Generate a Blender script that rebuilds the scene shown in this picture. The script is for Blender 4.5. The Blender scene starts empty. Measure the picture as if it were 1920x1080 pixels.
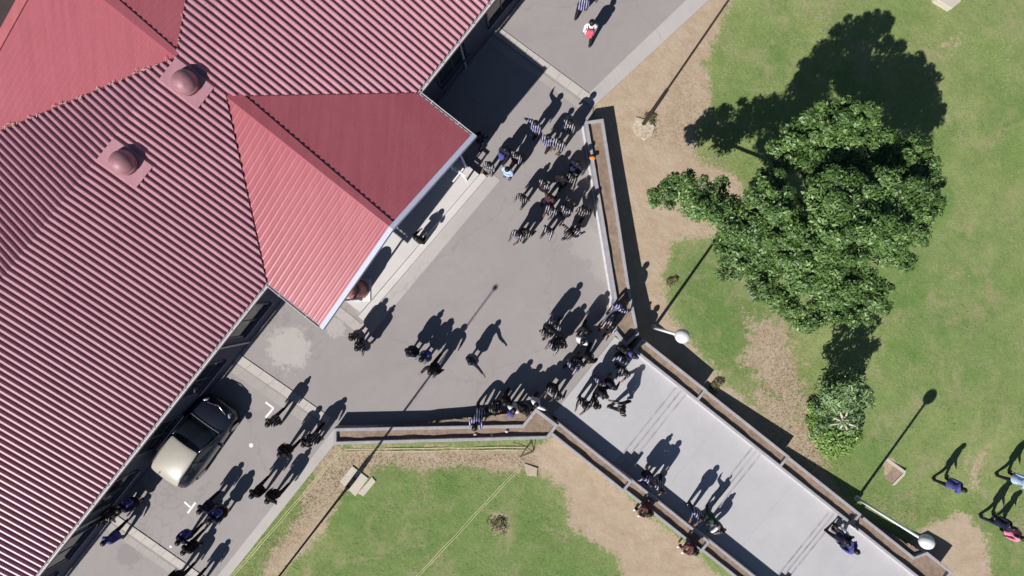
import bpy, bmesh, math, random
import numpy as np
from mathutils import Vector, Matrix, noise as mnoise
random.seed(7); RN = np.random.RandomState(11)
S = bpy.context.scene; COL = S.collection

# ------------------------------------------------------------------ camera, sky, sun, exposure
F = 1166.0; H = 26.5; TH = math.atan(20 / F)
cam = bpy.data.cameras.new('camera'); camo = bpy.data.objects.new('camera', cam); COL.objects.link(camo)
camo.location = (0, 0, H); camo.rotation_euler = (0, TH, 0)
cam.sensor_width = 36; cam.lens = 36 * F / 1920; cam.clip_end = 3000; cam.clip_start = .1
S.camera = camo
SUN_EL = 40.5; SD = Vector((-.575, -.818, 0)).normalized()          # horizontal direction towards the sun
w = bpy.data.worlds.new('World'); S.world = w; w.use_nodes = True
nt = w.node_tree; sky = nt.nodes.new('ShaderNodeTexSky'); sky.sky_type = 'NISHITA'; sky.sun_disc = False
sky.sun_elevation = math.radians(SUN_EL); sky.sun_rotation = math.atan2(SD.x, SD.y); sky.altitude = 1500; sky.dust_density = .4
nt.links.new(sky.outputs[0], nt.nodes['Background'].inputs[0]); nt.nodes['Background'].inputs[1].default_value = .05
sl = bpy.data.lights.new('sun', 'SUN'); sl.energy = 5.0; sl.angle = math.radians(.5); sl.color = (1, .955, .9)
so = bpy.data.objects.new('sun', sl); COL.objects.link(so)
sdir = Vector((SD.x * math.cos(math.radians(SUN_EL)), SD.y * math.cos(math.radians(SUN_EL)), math.sin(math.radians(SUN_EL))))
so.rotation_euler = sdir.to_track_quat('Z', 'Y').to_euler(); so.location = sdir * 40
S.view_settings.view_transform = 'Standard'; S.view_settings.look = 'None'
S.view_settings.exposure = 0.40; S.view_settings.gamma = 1
S.cycles.max_bounces = 5

# ------------------------------------------------------------------ coordinates
U = Vector((.623, .782, 0)); M = Vector((-.782, .623, 0))           # along the long eave / away from the plaza
U.normalize(); M.normalize()
def AB(a, b, z=0.): return U * a + M * b + Vector((0, 0, z))
def P(px, py, z=0.):
    """point of the place at height z that the photograph shows at (px, py)"""
    dx = (px - 960) / F; dy = (540 - py) / F
    X = dx * math.cos(TH) - math.sin(TH); Z = -dx * math.sin(TH) - math.cos(TH)
    t = (z - H) / Z
    return Vector((X * t, dy * t, z))
def ab(v): return v.x * U.x + v.y * U.y, v.x * M.x + v.y * M.y
def lerp_tab(t, tab):
    if t >= tab[0][0]: return tab[0][1]
    for (x0, y0), (x1, y1) in zip(tab, tab[1:]):
        if t >= x1: return y0 + (y1 - y0) * (x0 - t) / (x0 - x1)
    return tab[-1][1]
NE = [(3, -.04), (0, -.1), (-5, -.33), (-8.6, -.24), (-13.2, -.66), (-17.4, -1.1), (-21.8, -1.65), (-30, -2.2), (-60, -3)]
SW = [(0, -.03), (-4.8, -.05), (-8.6, -.28), (-13, -.62), (-17, -1.0), (-22, -1.5), (-60, -3)]
def G(x, y):
    a = x * U.x + y * U.y; b = x * M.x + y * M.y
    t = min(1, max(0, (a + 3.6) / 4.2)); t = t * t * (3 - 2 * t)
    return lerp_tab(b, SW) * (1 - t) + lerp_tab(b, NE) * t
def Pg(px, py, dz=0.):
    z = 0
    for _ in range(6):
        p = P(px, py, z); z = G(p.x, p.y) + dz
    return P(px, py, z)

# ------------------------------------------------------------------ materials
MATS = {}
def mat(name, col, rough=.8, spec=.3, metal=0., var=.12, scale=6., bump=0., bscale=60., coat=0.):
    if name in MATS: return MATS[name]
    m = bpy.data.materials.new(name); m.use_nodes = True; n = m.node_tree.nodes; l = m.node_tree.links
    b = n['Principled BSDF']; b.inputs['Roughness'].default_value = rough
    b.inputs['Specular IOR Level'].default_value = spec; b.inputs['Metallic'].default_value = metal
    b.inputs['Coat Weight'].default_value = coat; b.inputs['Coat Roughness'].default_value = .08
    tc = n.new('ShaderNodeTexCoord')
    no = n.new('ShaderNodeTexNoise'); no.inputs['Scale'].default_value = scale; no.inputs['Detail'].default_value = 6; no.inputs['Roughness'].default_value = .65
    l.new(tc.outputs['Object'], no.inputs['Vector'])
    r = n.new('ShaderNodeValToRGB'); r.color_ramp.elements[0].position = .3; r.color_ramp.elements[1].position = .7
    r.color_ramp.elements[0].color = (*[c * (1 - var) for c in col], 1); r.color_ramp.elements[1].color = (*[min(1, c * (1 + var)) for c in col], 1)
    l.new(no.outputs['Fac'], r.inputs[0]); l.new(r.outputs[0], b.inputs['Base Color'])
    if bump:
        bn = n.new('ShaderNodeTexNoise'); bn.inputs['Scale'].default_value = bscale; bn.inputs['Detail'].default_value = 4
        l.new(tc.outputs['Object'], bn.inputs['Vector'])
        bp = n.new('ShaderNodeBump'); bp.inputs['Strength'].default_value = bump; bp.inputs['Distance'].default_value = .02
        l.new(bn.outputs['Fac'], bp.inputs['Height']); l.new(bp.outputs[0], b.inputs['Normal'])
    MATS[name] = m; return m
def nodes_of(m): return m.node_tree.nodes, m.node_tree.links
def math_node(n, l, op, a, b=None, c=None):
    q = n.new('ShaderNodeMath'); q.operation = op
    for i, v in enumerate((a, b, c)):
        if v is None: continue
        if isinstance(v, (int, float)): q.inputs[i].default_value = v
        else: l.new(v, q.inputs[i])
    return q.outputs[0]
def mixrgb(n, l, f, a, b, mode='MIX'):
    q = n.new('ShaderNodeMix'); q.data_type = 'RGBA'; q.blend_type = mode
    for s, v in ((q.inputs['Factor'], f), (q.inputs['A'], a), (q.inputs['B'], b)):
        if isinstance(v, (int, float)): s.default_value = v
        elif isinstance(v, tuple): s.default_value = (*v, 1)
        else: l.new(v, s)
    return q.outputs['Result']
def noise_node(n, l, vec, scale, detail=5, rough=.6, lo=None, hi=None, dist=0.):
    q = n.new('ShaderNodeTexNoise'); q.inputs['Scale'].default_value = scale; q.inputs['Detail'].default_value = detail
    q.inputs['Roughness'].default_value = rough; q.inputs['Distortion'].default_value = dist; l.new(vec, q.inputs['Vector'])
    if lo is None: return q.outputs['Fac']
    r = n.new('ShaderNodeMapRange'); r.inputs[1].default_value = lo; r.inputs[2].default_value = hi; l.new(q.outputs['Fac'], r.inputs[0])
    return r.outputs[0]

def ground_material():
    m = bpy.data.materials.new('grass_and_dirt'); m.use_nodes = True; n, l = nodes_of(m); b = n['Principled BSDF']
    b.inputs['Roughness'].default_value = .95; b.inputs['Specular IOR Level'].default_value = .1
    geo = n.new('ShaderNodeNewGeometry').outputs['Position']
    at = n.new('ShaderNodeAttribute'); at.attribute_name = 'cover'
    sep = n.new('ShaderNodeSeparateColor'); l.new(at.outputs['Color'], sep.inputs[0])
    dirt, lush, tuft = sep.outputs[0], sep.outputs[1], sep.outputs[2]
    f1 = noise_node(n, l, geo, 2.3, 9, .78); f2 = noise_node(n, l, geo, .45, 5, .6, .3, .7); f3 = noise_node(n, l, geo, 30, 3, .7, .25, .75)
    f4 = noise_node(n, l, geo, 9, 5, .75, .3, .7)
    g = mixrgb(n, l, f2, (.195, .305, .078), (.355, .390, .165))
    g = mixrgb(n, l, math_node(n, l, 'MULTIPLY', lush, .9), g, (.100, .225, .050))
    fl = noise_node(n, l, geo, 1.1, 6, .7, .35, .65)
    g = mixrgb(n, l, math_node(n, l, 'MULTIPLY', fl, .5), g, (.12, .20, .055))
    g = mixrgb(n, l, math_node(n, l, 'MULTIPLY', f4, .30), g, (.34, .31, .19))
    g = mixrgb(n, l, math_node(n, l, 'MULTIPLY', noise_node(n, l, geo, .55, 7, .72, .50, .66, .8), .75), g, (.38, .34, .20))
    g = mixrgb(n, l, math_node(n, l, 'MULTIPLY', noise_node(n, l, geo, .33, 6, .7, .54, .68, .5), .75), g, (.13, .24, .06))
    g = mixrgb(n, l, noise_node(n, l, geo, 14, 6, .85, .50, .80), g, (.09, .13, .04))
    g = mixrgb(n, l, f3, g, mixrgb(n, l, 1., g, (.60, .64, .58), 'MULTIPLY'))
    d = mixrgb(n, l, noise_node(n, l, geo, 1.6, 7, .7, .3, .7), (.36, .27, .185), (.44, .355, .27))
    d = mixrgb(n, l, noise_node(n, l, geo, 7, 6, .8, .6, .72), d, (.19, .155, .085))
    # threshold between dirt and grass, broken up at several scales
    t = math_node(n, l, 'ADD', dirt, math_node(n, l, 'MULTIPLY', math_node(n, l, 'SUBTRACT', f1, .5), 1.5))
    t = math_node(n, l, 'ADD', t, math_node(n, l, 'MULTIPLY', math_node(n, l, 'SUBTRACT', f4, .5), .42))
    mr = n.new('ShaderNodeMapRange'); mr.interpolation_type = 'SMOOTHSTEP'; mr.inputs[1].default_value = .38; mr.inputs[2].default_value = .62; l.new(t, mr.inputs[0])
    c = mixrgb(n, l, mr.outputs[0], g, d)
    # dry clods and tufts
    vo = n.new('ShaderNodeTexNoise'); vo.inputs['Scale'].default_value = 11; vo.inputs['Detail'].default_value = 4; vo.inputs['Roughness'].default_value = .8; vo.inputs['Distortion'].default_value = 1.2; l.new(geo, vo.inputs['Vector'])
    tf = n.new('ShaderNodeMapRange'); tf.inputs[1].default_value = .50; tf.inputs[2].default_value = .565; l.new(vo.outputs['Fac'], tf.inputs[0])
    c = mixrgb(n, l, math_node(n, l, 'MULTIPLY', tf.outputs[0], tuft), c, (.085, .075, .035))
    l.new(c, b.inputs['Base Color'])
    bp = n.new('ShaderNodeBump'); bp.inputs['Strength'].default_value = .55; bp.inputs['Distance'].default_value = .05
    hh = math_node(n, l, 'ADD', noise_node(n, l, geo, 26, 4, .8), math_node(n, l, 'MULTIPLY', noise_node(n, l, geo, 3.2, 4, .6), 1.6))
    l.new(hh, bp.inputs['Height']); l.new(bp.outputs[0], b.inputs['Normal'])
    return m

def paving_material(name, c0, c1, stains=(), dark=.0, joints=None, bump=.12):
    m = bpy.data.materials.new(name); m.use_nodes = True; n, l = nodes_of(m); b = n['Principled BSDF']
    b.inputs['Roughness'].default_value = .85; b.inputs['Specular IOR Level'].default_value = .25
    geo = n.new('ShaderNodeNewGeometry').outputs['Position']
    c = mixrgb(n, l, noise_node(n, l, geo, .22, 6, .65, .32, .68, 0.6), c0, c1)
    c = mixrgb(n, l, math_node(n, l, 'MULTIPLY', noise_node(n, l, geo, 1.7, 8, .75, .45, .75), .22), c, tuple(x * .72 for x in c0))
    c = mixrgb(n, l, math_node(n, l, 'MULTIPLY', noise_node(n, l, geo, 45, 3, .8, .3, .7), .22), c, tuple(x * .62 for x in c0))
    c = mixrgb(n, l, math_node(n, l, 'MULTIPLY', noise_node(n, l, geo, 4.2, 6, .8, .64, .74), .35), c, tuple(min(1, x * 1.28) for x in c1))
    c = mixrgb(n, l, math_node(n, l, 'MULTIPLY', noise_node(n, l, geo, .75, 8, .8, .50, .70, 1.2), .30), c, tuple(x * .80 for x in c0))
    vc = n.new('ShaderNodeTexVoronoi'); vc.inputs['Scale'].default_value = 1.9; l.new(geo, vc.inputs['Vector'])
    sp = n.new('ShaderNodeMapRange'); sp.inputs[1].default_value = .05; sp.inputs[2].default_value = .035; l.new(vc.outputs['Distance'], sp.inputs[0])
    c = mixrgb(n, l, math_node(n, l, 'MULTIPLY', sp.outputs[0], .35), c, tuple(x * .55 for x in c0))
    vd = n.new('ShaderNodeTexVoronoi'); vd.feature = 'DISTANCE_TO_EDGE'; vd.inputs['Scale'].default_value = .14; vv = n.new('ShaderNodeVectorMath'); vv.operation = 'ADD'
    nn_ = n.new('ShaderNodeTexNoise'); nn_.inputs['Scale'].default_value = 1.6; nn_.inputs['Detail'].default_value = 6; l.new(geo, nn_.inputs['Vector']); l.new(geo, vv.inputs[0]); l.new(nn_.outputs['Color'], vv.inputs[1]); l.new(vv.outputs[0], vd.inputs['Vector'])
    ck = n.new('ShaderNodeMapRange'); ck.inputs[1].default_value = .0045; ck.inputs[2].default_value = .001; l.new(vd.outputs['Distance'], ck.inputs[0])
    c = mixrgb(n, l, math_node(n, l, 'MULTIPLY', ck.outputs[0], .22 if joints is None else 0.), c, tuple(x * .45 for x in c0))
    for (p, r, col, amt, sx) in stains:
        vm = n.new('ShaderNodeVectorMath'); vm.operation = 'DISTANCE'; l.new(geo, vm.inputs[0]); vm.inputs[1].default_value = p
        dd = math_node(n, l, 'ADD', vm.outputs['Value'], math_node(n, l, 'MULTIPLY', math_node(n, l, 'SUBTRACT', noise_node(n, l, geo, sx, 9, .82), .5), r * 2.6))
        rr = n.new('ShaderNodeMapRange'); rr.interpolation_type = 'SMOOTHSTEP'; rr.inputs[1].default_value = r; rr.inputs[2].default_value = r * .72; rr.inputs[3].default_value = 0; rr.inputs[4].default_value = 1
        l.new(dd, rr.inputs[0]); c = mixrgb(n, l, math_node(n, l, 'MULTIPLY', rr.outputs[0], amt), c, col)
    l.new(c, b.inputs['Base Color'])
    bp = n.new('ShaderNodeBump'); bp.inputs['Strength'].default_value = bump; bp.inputs['Distance'].default_value = .01
    l.new(noise_node(n, l, geo, 50, 4, .8), bp.inputs['Height']); l.new(bp.outputs[0], b.inputs['Normal'])
    return m

def roof_material(name, c0, c1, rough=.42):
    m = bpy.data.materials.new(name); m.use_nodes = True; n, l = nodes_of(m); b = n['Principled BSDF']
    b.inputs['Roughness'].default_value = rough; b.inputs['Specular IOR Level'].default_value = .5
    geo = n.new('ShaderNodeNewGeometry').outputs['Position']
    c = mixrgb(n, l, noise_node(n, l, geo, .5, 6, .7, .3, .7), c0, c1)
    c = mixrgb(n, l, math_node(n, l, 'MULTIPLY', noise_node(n, l, geo, 9, 6, .8, .5, .75), .3), c, tuple(x * .75 for x in c0))
    mp = n.new('ShaderNodeMapping'); mp.vector_type = 'POINT'; mp.inputs['Rotation'].default_value = (0, 0, -math.atan2(U.y, U.x)); mp.inputs['Scale'].default_value = (4.2, .22, .22); l.new(geo, mp.inputs['Vector'])
    # runs of dirt and chalking down the sheets, one tone per sheet
    c = mixrgb(n, l, math_node(n, l, 'MULTIPLY', noise_node(n, l, mp.outputs[0], 1., 5, .7, .42, .72), .34), c, tuple(x * .66 for x in c0))
    c = mixrgb(n, l, math_node(n, l, 'MULTIPLY', noise_node(n, l, mp.outputs[0], 2.7, 4, .7, .55, .8), .25), c, tuple(min(1, x * 1.25 + .03) for x in c1))
    l.new(c, b.inputs['Base Color'])
    return m

def leaf_material(name, cols, rough=.42):
    m = bpy.data.materials.new(name); m.use_nodes = True; n, l = nodes_of(m); b = n['Principled BSDF']
    b.inputs['Roughness'].default_value = rough; b.inputs['Specular IOR Level'].default_value = .5
    at = n.new('ShaderNodeAttribute'); at.attribute_name = 'tone'
    r = n.new('ShaderNodeValToRGB'); r.color_ramp.elements[0].color = (*cols[0], 1); r.color_ramp.elements[1].color = (*cols[2], 1)
    e = r.color_ramp.elements.new(.55); e.color = (*cols[1], 1)
    l.new(at.outputs['Fac'], r.inputs[0]); l.new(r.outputs[0], b.inputs['Base Color'])
    return m

def stripe_material(name, dark, light, period=.085, duty=.42):
    m = bpy.data.materials.new(name); m.use_nodes = True; n, l = nodes_of(m); b = n['Principled BSDF']
    b.inputs['Roughness'].default_value = .85; b.inputs['Specular IOR Level'].default_value = .15
    tc = n.new('ShaderNodeTexCoord'); sp = n.new('ShaderNodeSeparateXYZ'); l.new(tc.outputs['Object'], sp.inputs[0])
    x = math_node(n, l, 'ADD', sp.outputs[0], math_node(n, l, 'MULTIPLY', sp.outputs[1], .35))
    x = math_node(n, l, 'FRACT', math_node(n, l, 'DIVIDE', math_node(n, l, 'ADD', x, 10.), period))
    f = math_node(n, l, 'LESS_THAN', x, duty)
    l.new(mixrgb(n, l, f, dark, light), b.inputs['Base Color'])
    return m

m_ground = ground_material()
pst = P(542, 655)
m_asph = paving_material('grey_asphalt', (.280, .256, .254), (.318, .295, .292),
    [(P(542, 652), 1.05, (.44, .42, .40), .62, 2.2), (P(630, 615), .45, (.42, .4, .38), .6, 5),
     (P(1100, 455), .8, (.36, .34, .32), .45, 3.5), (P(1134, 500), .7, (.36, .34, .32), .45, 5), (P(240, 1040), .55, (.2, .185, .18), .5, 4),
     (P(480, 740), .8, (.31, .29, .28), .5, 4), (P(700, 560), .9, (.36, .33, .31), .6, 4)])
m_walk = paving_material('pale_concrete', (.40, .393, .412), (.45, .443, .46), joints=1)
m_kerb = paving_material('kerb_concrete', (.43, .395, .37), (.5, .465, .44))
m_drain = paving_material('old_concrete', (.33, .305, .285), (.38, .355, .335))
m_apron = paving_material('dusty_concrete', (.39, .365, .355), (.45, .42, .405))
m_ver = paving_material('veranda_screed', (.52, .50, .49), (.60, .57, .56))
m_pw = mat('planter_plaster', (.31, .30, .325), .85, .2, var=.16, scale=4, bump=.2)
m_soil = mat('planter_soil', (.235, .175, .135), .95, .1, var=.25, scale=5, bump=.8, bscale=30)
m_roof = roof_material('faded_red_roof_paint', (.37, .175, .215), (.42, .215, .255))
m_roofw = roof_material('red_roof_paint', (.325, .082, .103), (.36, .105, .128), .36)
m_cap = roof_material('ridge_paint', (.36, .10, .11), (.42, .14, .15))
m_wall = mat('grey_blue_plaster', (.075, .075, .115), .85, .2, var=.1, scale=2)
m_fascia = mat('pale_blue_fascia', (.42, .44, .56), .6, .3, var=.06)
m_gutter = mat('white_gutter_paint', (.50, .46, .48), .5, .4, var=.08)
m_glass = mat('dark_glass', (.02, .025, .035), .08, .6, var=.1)
m_frame = mat('window_frame_paint', (.09, .09, .12), .5, .4)
m_white = mat('white_paint', (.72, .72, .72), .45, .4, var=.05)
m_line = mat('road_marking_paint', (.74, .73, .71), .8, .2, var=.12, scale=14)
m_dpole = mat('dark_brown_pole', (.022, .014, .012), .6, .4, var=.3)
m_globe = mat('opal_globe', (.70, .69, .70), .35, .5, var=.03)
m_bark = mat('bark', (.12, .09, .065), .9, .1, var=.3, scale=14, bump=.6)
m_bone = mat('bare_pale_wood', (.48, .44, .37), .8, .2, var=.2, scale=10)
m_leafA = leaf_material('glossy_leaves', [(.024, .056, .012), (.070, .138, .030), (.18, .29, .08)], .5)
m_leafB = leaf_material('grey_green_leaves', [(.045, .085, .028), (.12, .20, .07), (.24, .33, .15)], .55)
m_leafC = leaf_material('bright_leaves', [(.06, .13, .02), (.14, .24, .045), (.25, .37, .10)], .5)
m_leafD = leaf_material('dry_leaves', [(.09, .085, .04), (.17, .16, .07), (.27, .24, .12)], .7)

# ------------------------------------------------------------------ mesh helpers
class MB:
    def __init__(s): s.v = []; s.f = []
    def add(s, vs, fs):
        o = len(s.v); s.v += [tuple(x) for x in vs]; s.f += [tuple(i + o for i in f) for f in fs]; return s
    def prism(s, pts, z0, z1, top=True, bottom=False):
        n = len(pts); area = sum(pts[i][0] * pts[(i + 1) % n][1] - pts[(i + 1) % n][0] * pts[i][1] for i in range(n))
        if area < 0: pts = pts[::-1]
        a = [(p[0], p[1], z0) for p in pts]; b = [(p[0], p[1], z1) for p in pts]
        fs = [(i, (i + 1) % n, n + (i + 1) % n, n + i) for i in range(n)]
        if top: fs.append(tuple(range(n, 2 * n)))
        if bottom: fs.append(tuple(range(n - 1, -1, -1)))
        return s.add(a + b, fs)
    def sheet(s, pts):
        n = len(pts); area = sum(pts[i][0] * pts[(i + 1) % n][1] - pts[(i + 1) % n][0] * pts[i][1] for i in range(n))
        if area < 0: pts = pts[::-1]
        return s.add(pts, [tuple(range(n))])
    def box(s, c, half, ax=None, ay=None, az=None):
        c = Vector(c); ax = Vector(ax or (1, 0, 0)); ay = Vector(ay or (0, 1, 0)); az = Vector(az or (0, 0, 1))
        vs = [c + ax * (i * half[0]) + ay * (j * half[1]) + az * (k * half[2]) for k in (-1, 1) for j in (-1, 1) for i in (-1, 1)]
        return s.add(vs, [(0, 2, 3, 1), (4, 5, 7, 6), (0, 1, 5, 4), (2, 6, 7, 3), (0, 4, 6, 2), (1, 3, 7, 5)])
    def bar(s, p, q, hw, hh=None):
        p = Vector(p); q = Vector(q); d = q - p; L = d.length; d.normalize(); hh = hh or hw
        up = Vector((0, 0, 1)) if abs(d.z) < .9 else Vector((1, 0, 0)); sd = d.cross(up).normalized(); up = sd.cross(d)
        return s.box((p + q) / 2, (hw, L / 2, hh), sd, d, up)
    def tube(s, pts, rad, n=8, cap=True):
        pts = [Vector(p) for p in pts]; rad = rad if hasattr(rad, '__len__') else [rad] * len(pts); o = []
        prev = None
        for i, p in enumerate(pts):
            d = (pts[min(i + 1, len(pts) - 1)] - pts[max(i - 1, 0)]).normalized()
            if prev is None:
                sx = d.cross(Vector((0, 0, 1)) if abs(d.z) < .9 else Vector((1, 0, 0))).normalized()
            else: sx = (prev - d * prev.dot(d)).normalized()
            prev = sx; sy = d.cross(sx)
            o += [p + (sx * math.cos(t) + sy * math.sin(t)) * rad[i] for t in (2 * math.pi * k / n for k in range(n))]
        fs = [(i * n + k, i * n + (k + 1) % n, (i + 1) * n + (k + 1) % n, (i + 1) * n + k) for i in range(len(pts) - 1) for k in range(n)]
        if cap: fs += [tuple(range(n - 1, -1, -1)), tuple(range((len(pts) - 1) * n, len(pts) * n))]
        return s.add(o, fs)
    def lathe(s, c, prof, n=20, squash=(1, 1)):
        c = Vector(c); o = []
        for r, z in prof: o += [c + Vector((r * squash[0] * math.cos(2 * math.pi * k / n), r * squash[1] * math.sin(2 * math.pi * k / n), z)) for k in range(n)]
        fs = [(i * n + k, i * n + (k + 1) % n, (i + 1) * n + (k + 1) % n, (i + 1) * n + k) for i in range(len(prof) - 1) for k in range(n)]
        fs += [tuple(range(n - 1, -1, -1)), tuple(range((len(prof) - 1) * n, len(prof) * n))]
        return s.add(o, fs)
    def build(s, name, m=None, parent=None, smooth=False):
        me = bpy.data.meshes.new(name); me.from_pydata(s.v, [], s.f); me.update()
        if m: me.materials.append(m)
        if smooth: me.shade_smooth()
        o = bpy.data.objects.new(name, me); COL.objects.link(o)
        if parent: o.parent = parent
        return o
def sphere_prof(r, n=10, lo=-1., hi=1.):
    a0 = math.asin(lo); a1 = math.asin(hi)
    return [(max(.001, r * math.cos(a0 + (a1 - a0) * i / n)), r * math.sin(a0 + (a1 - a0) * i / n)) for i in range(n + 1)]
def bevel(o, wd=.02, seg=2):
    md = o.modifiers.new('bevel', 'BEVEL'); md.width = wd; md.segments = seg; md.limit_method = 'ANGLE'; return o
def tag(o, label=None, cat=None, group=None, kind=None):
    if label: o['label'] = label
    if cat: o['category'] = cat
    if group: o['group'] = group
    if kind: o['kind'] = kind
    return o
def empty(name, loc=(0, 0, 0), rz=0.):
    o = bpy.data.objects.new(name, None); COL.objects.link(o); o.location = loc; o.rotation_euler = (0, 0, rz); o.empty_display_size = .2; return o
def inset(pts, d):
    """inward parallel offset of a simple polygon (list of Vectors)"""
    n = len(pts); area = sum(pts[i][0] * pts[(i + 1) % n][1] - pts[(i + 1) % n][0] * pts[i][1] for i in range(n)); sg = 1 if area > 0 else -1; out = []
    for i in range(n):
        p0, p1, p2 = Vector(pts[i - 1][:2]), Vector(pts[i][:2]), Vector(pts[(i + 1) % n][:2])
        d1 = (p1 - p0).normalized(); d2 = (p2 - p1).normalized()
        n1 = Vector((-d1.y, d1.x)) * sg; n2 = Vector((-d2.y, d2.x)) * sg; bis = (n1 + n2)
        k = d / max(.35, (1 + n1.dot(n2)))
        q = p1 + bis * k; out.append(Vector((q.x, q.y, pts[i][2] if len(pts[i]) > 2 else 0)))
    return out

# ------------------------------------------------------------------ ground
def axis_vals(lim, step, far):
    v = list(np.arange(-lim, lim + 1e-6, step)); x = lim; s = step
    while x < far:
        s *= 1.45; x += s; v.append(x); v.insert(0, -x)
    return np.array(v)
def seg_dist(px_, py_, poly):
    """signed distance (negative inside) to polygon, vectorised"""
    d = np.full(px_.shape, 1e9); ins = np.zeros(px_.shape, bool); n = len(poly)
    for i in range(n):
        x0, y0 = poly[i][0], poly[i][1]; x1, y1 = poly[(i + 1) % n][0], poly[(i + 1) % n][1]
        ex, ey = x1 - x0, y1 - y0; t = np.clip(((px_ - x0) * ex + (py_ - y0) * ey) / (ex * ex + ey * ey + 1e-12), 0, 1)
        d = np.minimum(d, np.hypot(px_ - x0 - t * ex, py_ - y0 - t * ey))
        c = ((y0 > py_) != (y1 > py_)) & (px_ < (x1 - x0) * (py_ - y0) / (y1 - y0 + 1e-12) + x0); ins ^= c
    return np.where(ins, -d, d)
DIRT = [  # (polygon in photo pixels, strength, edge softness in metres)
 ([(1120,260),(1110,190),(1200,110),(1290,20),(1310,-30),(1390,-40),(1345,60),(1320,120),(1335,185),(1300,250),(1310,300),(1380,330),(1395,370),(1335,395),(1345,440),(1262,455),(1240,520),(1262,600),(1310,660),(1370,730),(1440,780),(1520,800),(1540,860),(1490,870),(1330,740),(1200,640),(1150,500)], 1., .55),
 ([(1395,585),(1480,590),(1500,660),(1530,760),(1530,830),(1430,750),(1385,680)], .70, .8),
 ([(1400,720),(1480,740),(1530,800),(1560,880),(1600,960),(1540,930),(1440,830)], .76, .6),
 ([(1735,985),(1800,960),(1850,1000),(1860,1080),(1880,1130),(1740,1130),(1700,1030)], .95, .6),
 ([(1800,830),(1870,820),(1860,940),(1800,950)], .5, .8),
 ([(1655,862),(1672,858),(1695,880),(1672,905),(1658,892)], 1., .12),
 ([(615,835),(700,838),(1000,838),(1030,820),(1060,815),(1180,930),(1330,1060),(1400,1130),(1190,1130),(1150,1040),(1065,985),(1062,925),(1010,885),(930,885),(850,875),(800,885),(740,868),(700,880),(640,930),(600,960),(560,940)], .93, .5),
 ([(610,850),(660,880),(645,930),(610,1000),(560,1050),(520,1085),(480,1090),(500,1040),(560,960)], .8, .45),
 ([(760,850),(800,850),(790,900),(765,895)], .2, .3),
 ([(915,960),(950,960),(955,1000),(925,1005)], .75, .3),
 ([(1740,60),(1800,50),(1830,100),(1760,110)], .5, .7),
]
LUSH = [
 ([(1262,460),(1330,455),(1360,480),(1400,560),(1400,720),(1330,680),(1280,600),(1245,520)], .85, .8),
 ([(1250,470),(1480,470),(1500,600),(1380,620)], .4, .9),
 ([(640,930),(720,880),(790,900),(840,880),(1000,890),(1060,940),(1060,990),(1150,1050),(1180,1130),(560,1130),(640,1020)], .55, 1.),
 ([(1620,470),(1800,440),(1920,560),(1900,720),(1700,700)], .35, 2.),
 ([(1590,800),(1680,790),(1690,900),(1600,930)], .5, .8),
 ([(1330,90),(1480,60),(1500,180),(1360,200)], .3, .8),
 ([(1840,960),(1930,940),(1950,1100),(1850,1100)], .5, .8),
 ([(620,950),(760,900),(820,960),(700,1040)], .35, .7),
 ([(1010,900),(1062,925),(1066,1000),(1020,1010)], .45, .4),
]
TUFT = [
 ([(620,838),(1000,838),(1000,885),(700,885),(600,960),(470,1100),(430,1100)], .85, .5),
 ([(1480,650),(1540,740),(1600,940),(1500,900),(1400,740)], .8, .6),
 ([(1230,250),(1300,80),(1330,200),(1400,340),(1340,340)], .4, .6),
 ([(1395,580),(1500,600),(1500,780),(1400,720)], .6, .8),
 ([(1600,900),(1760,960),(1700,1000),(1620,960)], .7, .6),
 ([(1200,210),(1240,215),(1240,260),(1200,262)], .8, .2),
]
def build_ground():
    xs = axis_vals(25, .115, 900); ys = axis_vals(16, .115, 900)
    X, Y = np.meshgrid(xs, ys); sh = X.shape
    A = X * U.x + Y * U.y; B = X * M.x + Y * M.y
    tabn = np.array(NE)[::-1]; tabs = np.array(SW)[::-1]
    t = np.clip((A + 3.6) / 4.2, 0, 1); t = t * t * (3 - 2 * t)
    Z = np.interp(B, tabs[:, 0], tabs[:, 1]) * (1 - t) + np.interp(B, tabn[:, 0], tabn[:, 1]) * t
    Z = np.where((A > -3.85) & (A < 1.25) & (B < -4.5), Z - 1.3, Z)
    nx, ny = sh[1], sh[0]
    me = bpy.data.meshes.new('ground')
    me.vertices.add(nx * ny); me.vertices.foreach_set('co', np.stack([X, Y, Z], -1).astype(np.float32).ravel())
    i = np.arange(nx * ny).reshape(ny, nx); q = np.stack([i[:-1, :-1], i[:-1, 1:], i[1:, 1:], i[1:, :-1]], -1).reshape(-1, 4)
    me.loops.add(q.size); me.loops.foreach_set('vertex_index', q.ravel().astype(np.int32))
    me.polygons.add(len(q)); me.polygons.foreach_set('loop_start', np.arange(0, q.size, 4, dtype=np.int32))
    me.update(calc_edges=True); me.validate()
    cov = np.zeros(sh + (4,), np.float32); cov[..., 3] = 1
    for ch, tab in ((0, DIRT), (1, LUSH), (2, TUFT)):
        for poly, s, soft in tab:
            pl = [Pg(*p) for p in poly]; d = seg_dist(X, Y, pl)
            cov[..., ch] = np.maximum(cov[..., ch], s * np.clip(.5 - d / (2 * soft), 0, 1))
    at = me.color_attributes.new('cover', 'FLOAT_COLOR', 'POINT'); at.data.foreach_set('color', cov.ravel())
    me.materials.append(m_ground); me.shade_smooth()
    o = bpy.data.objects.new('ground', me); COL.objects.link(o); tag(o, kind='structure')
build_ground()

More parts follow.
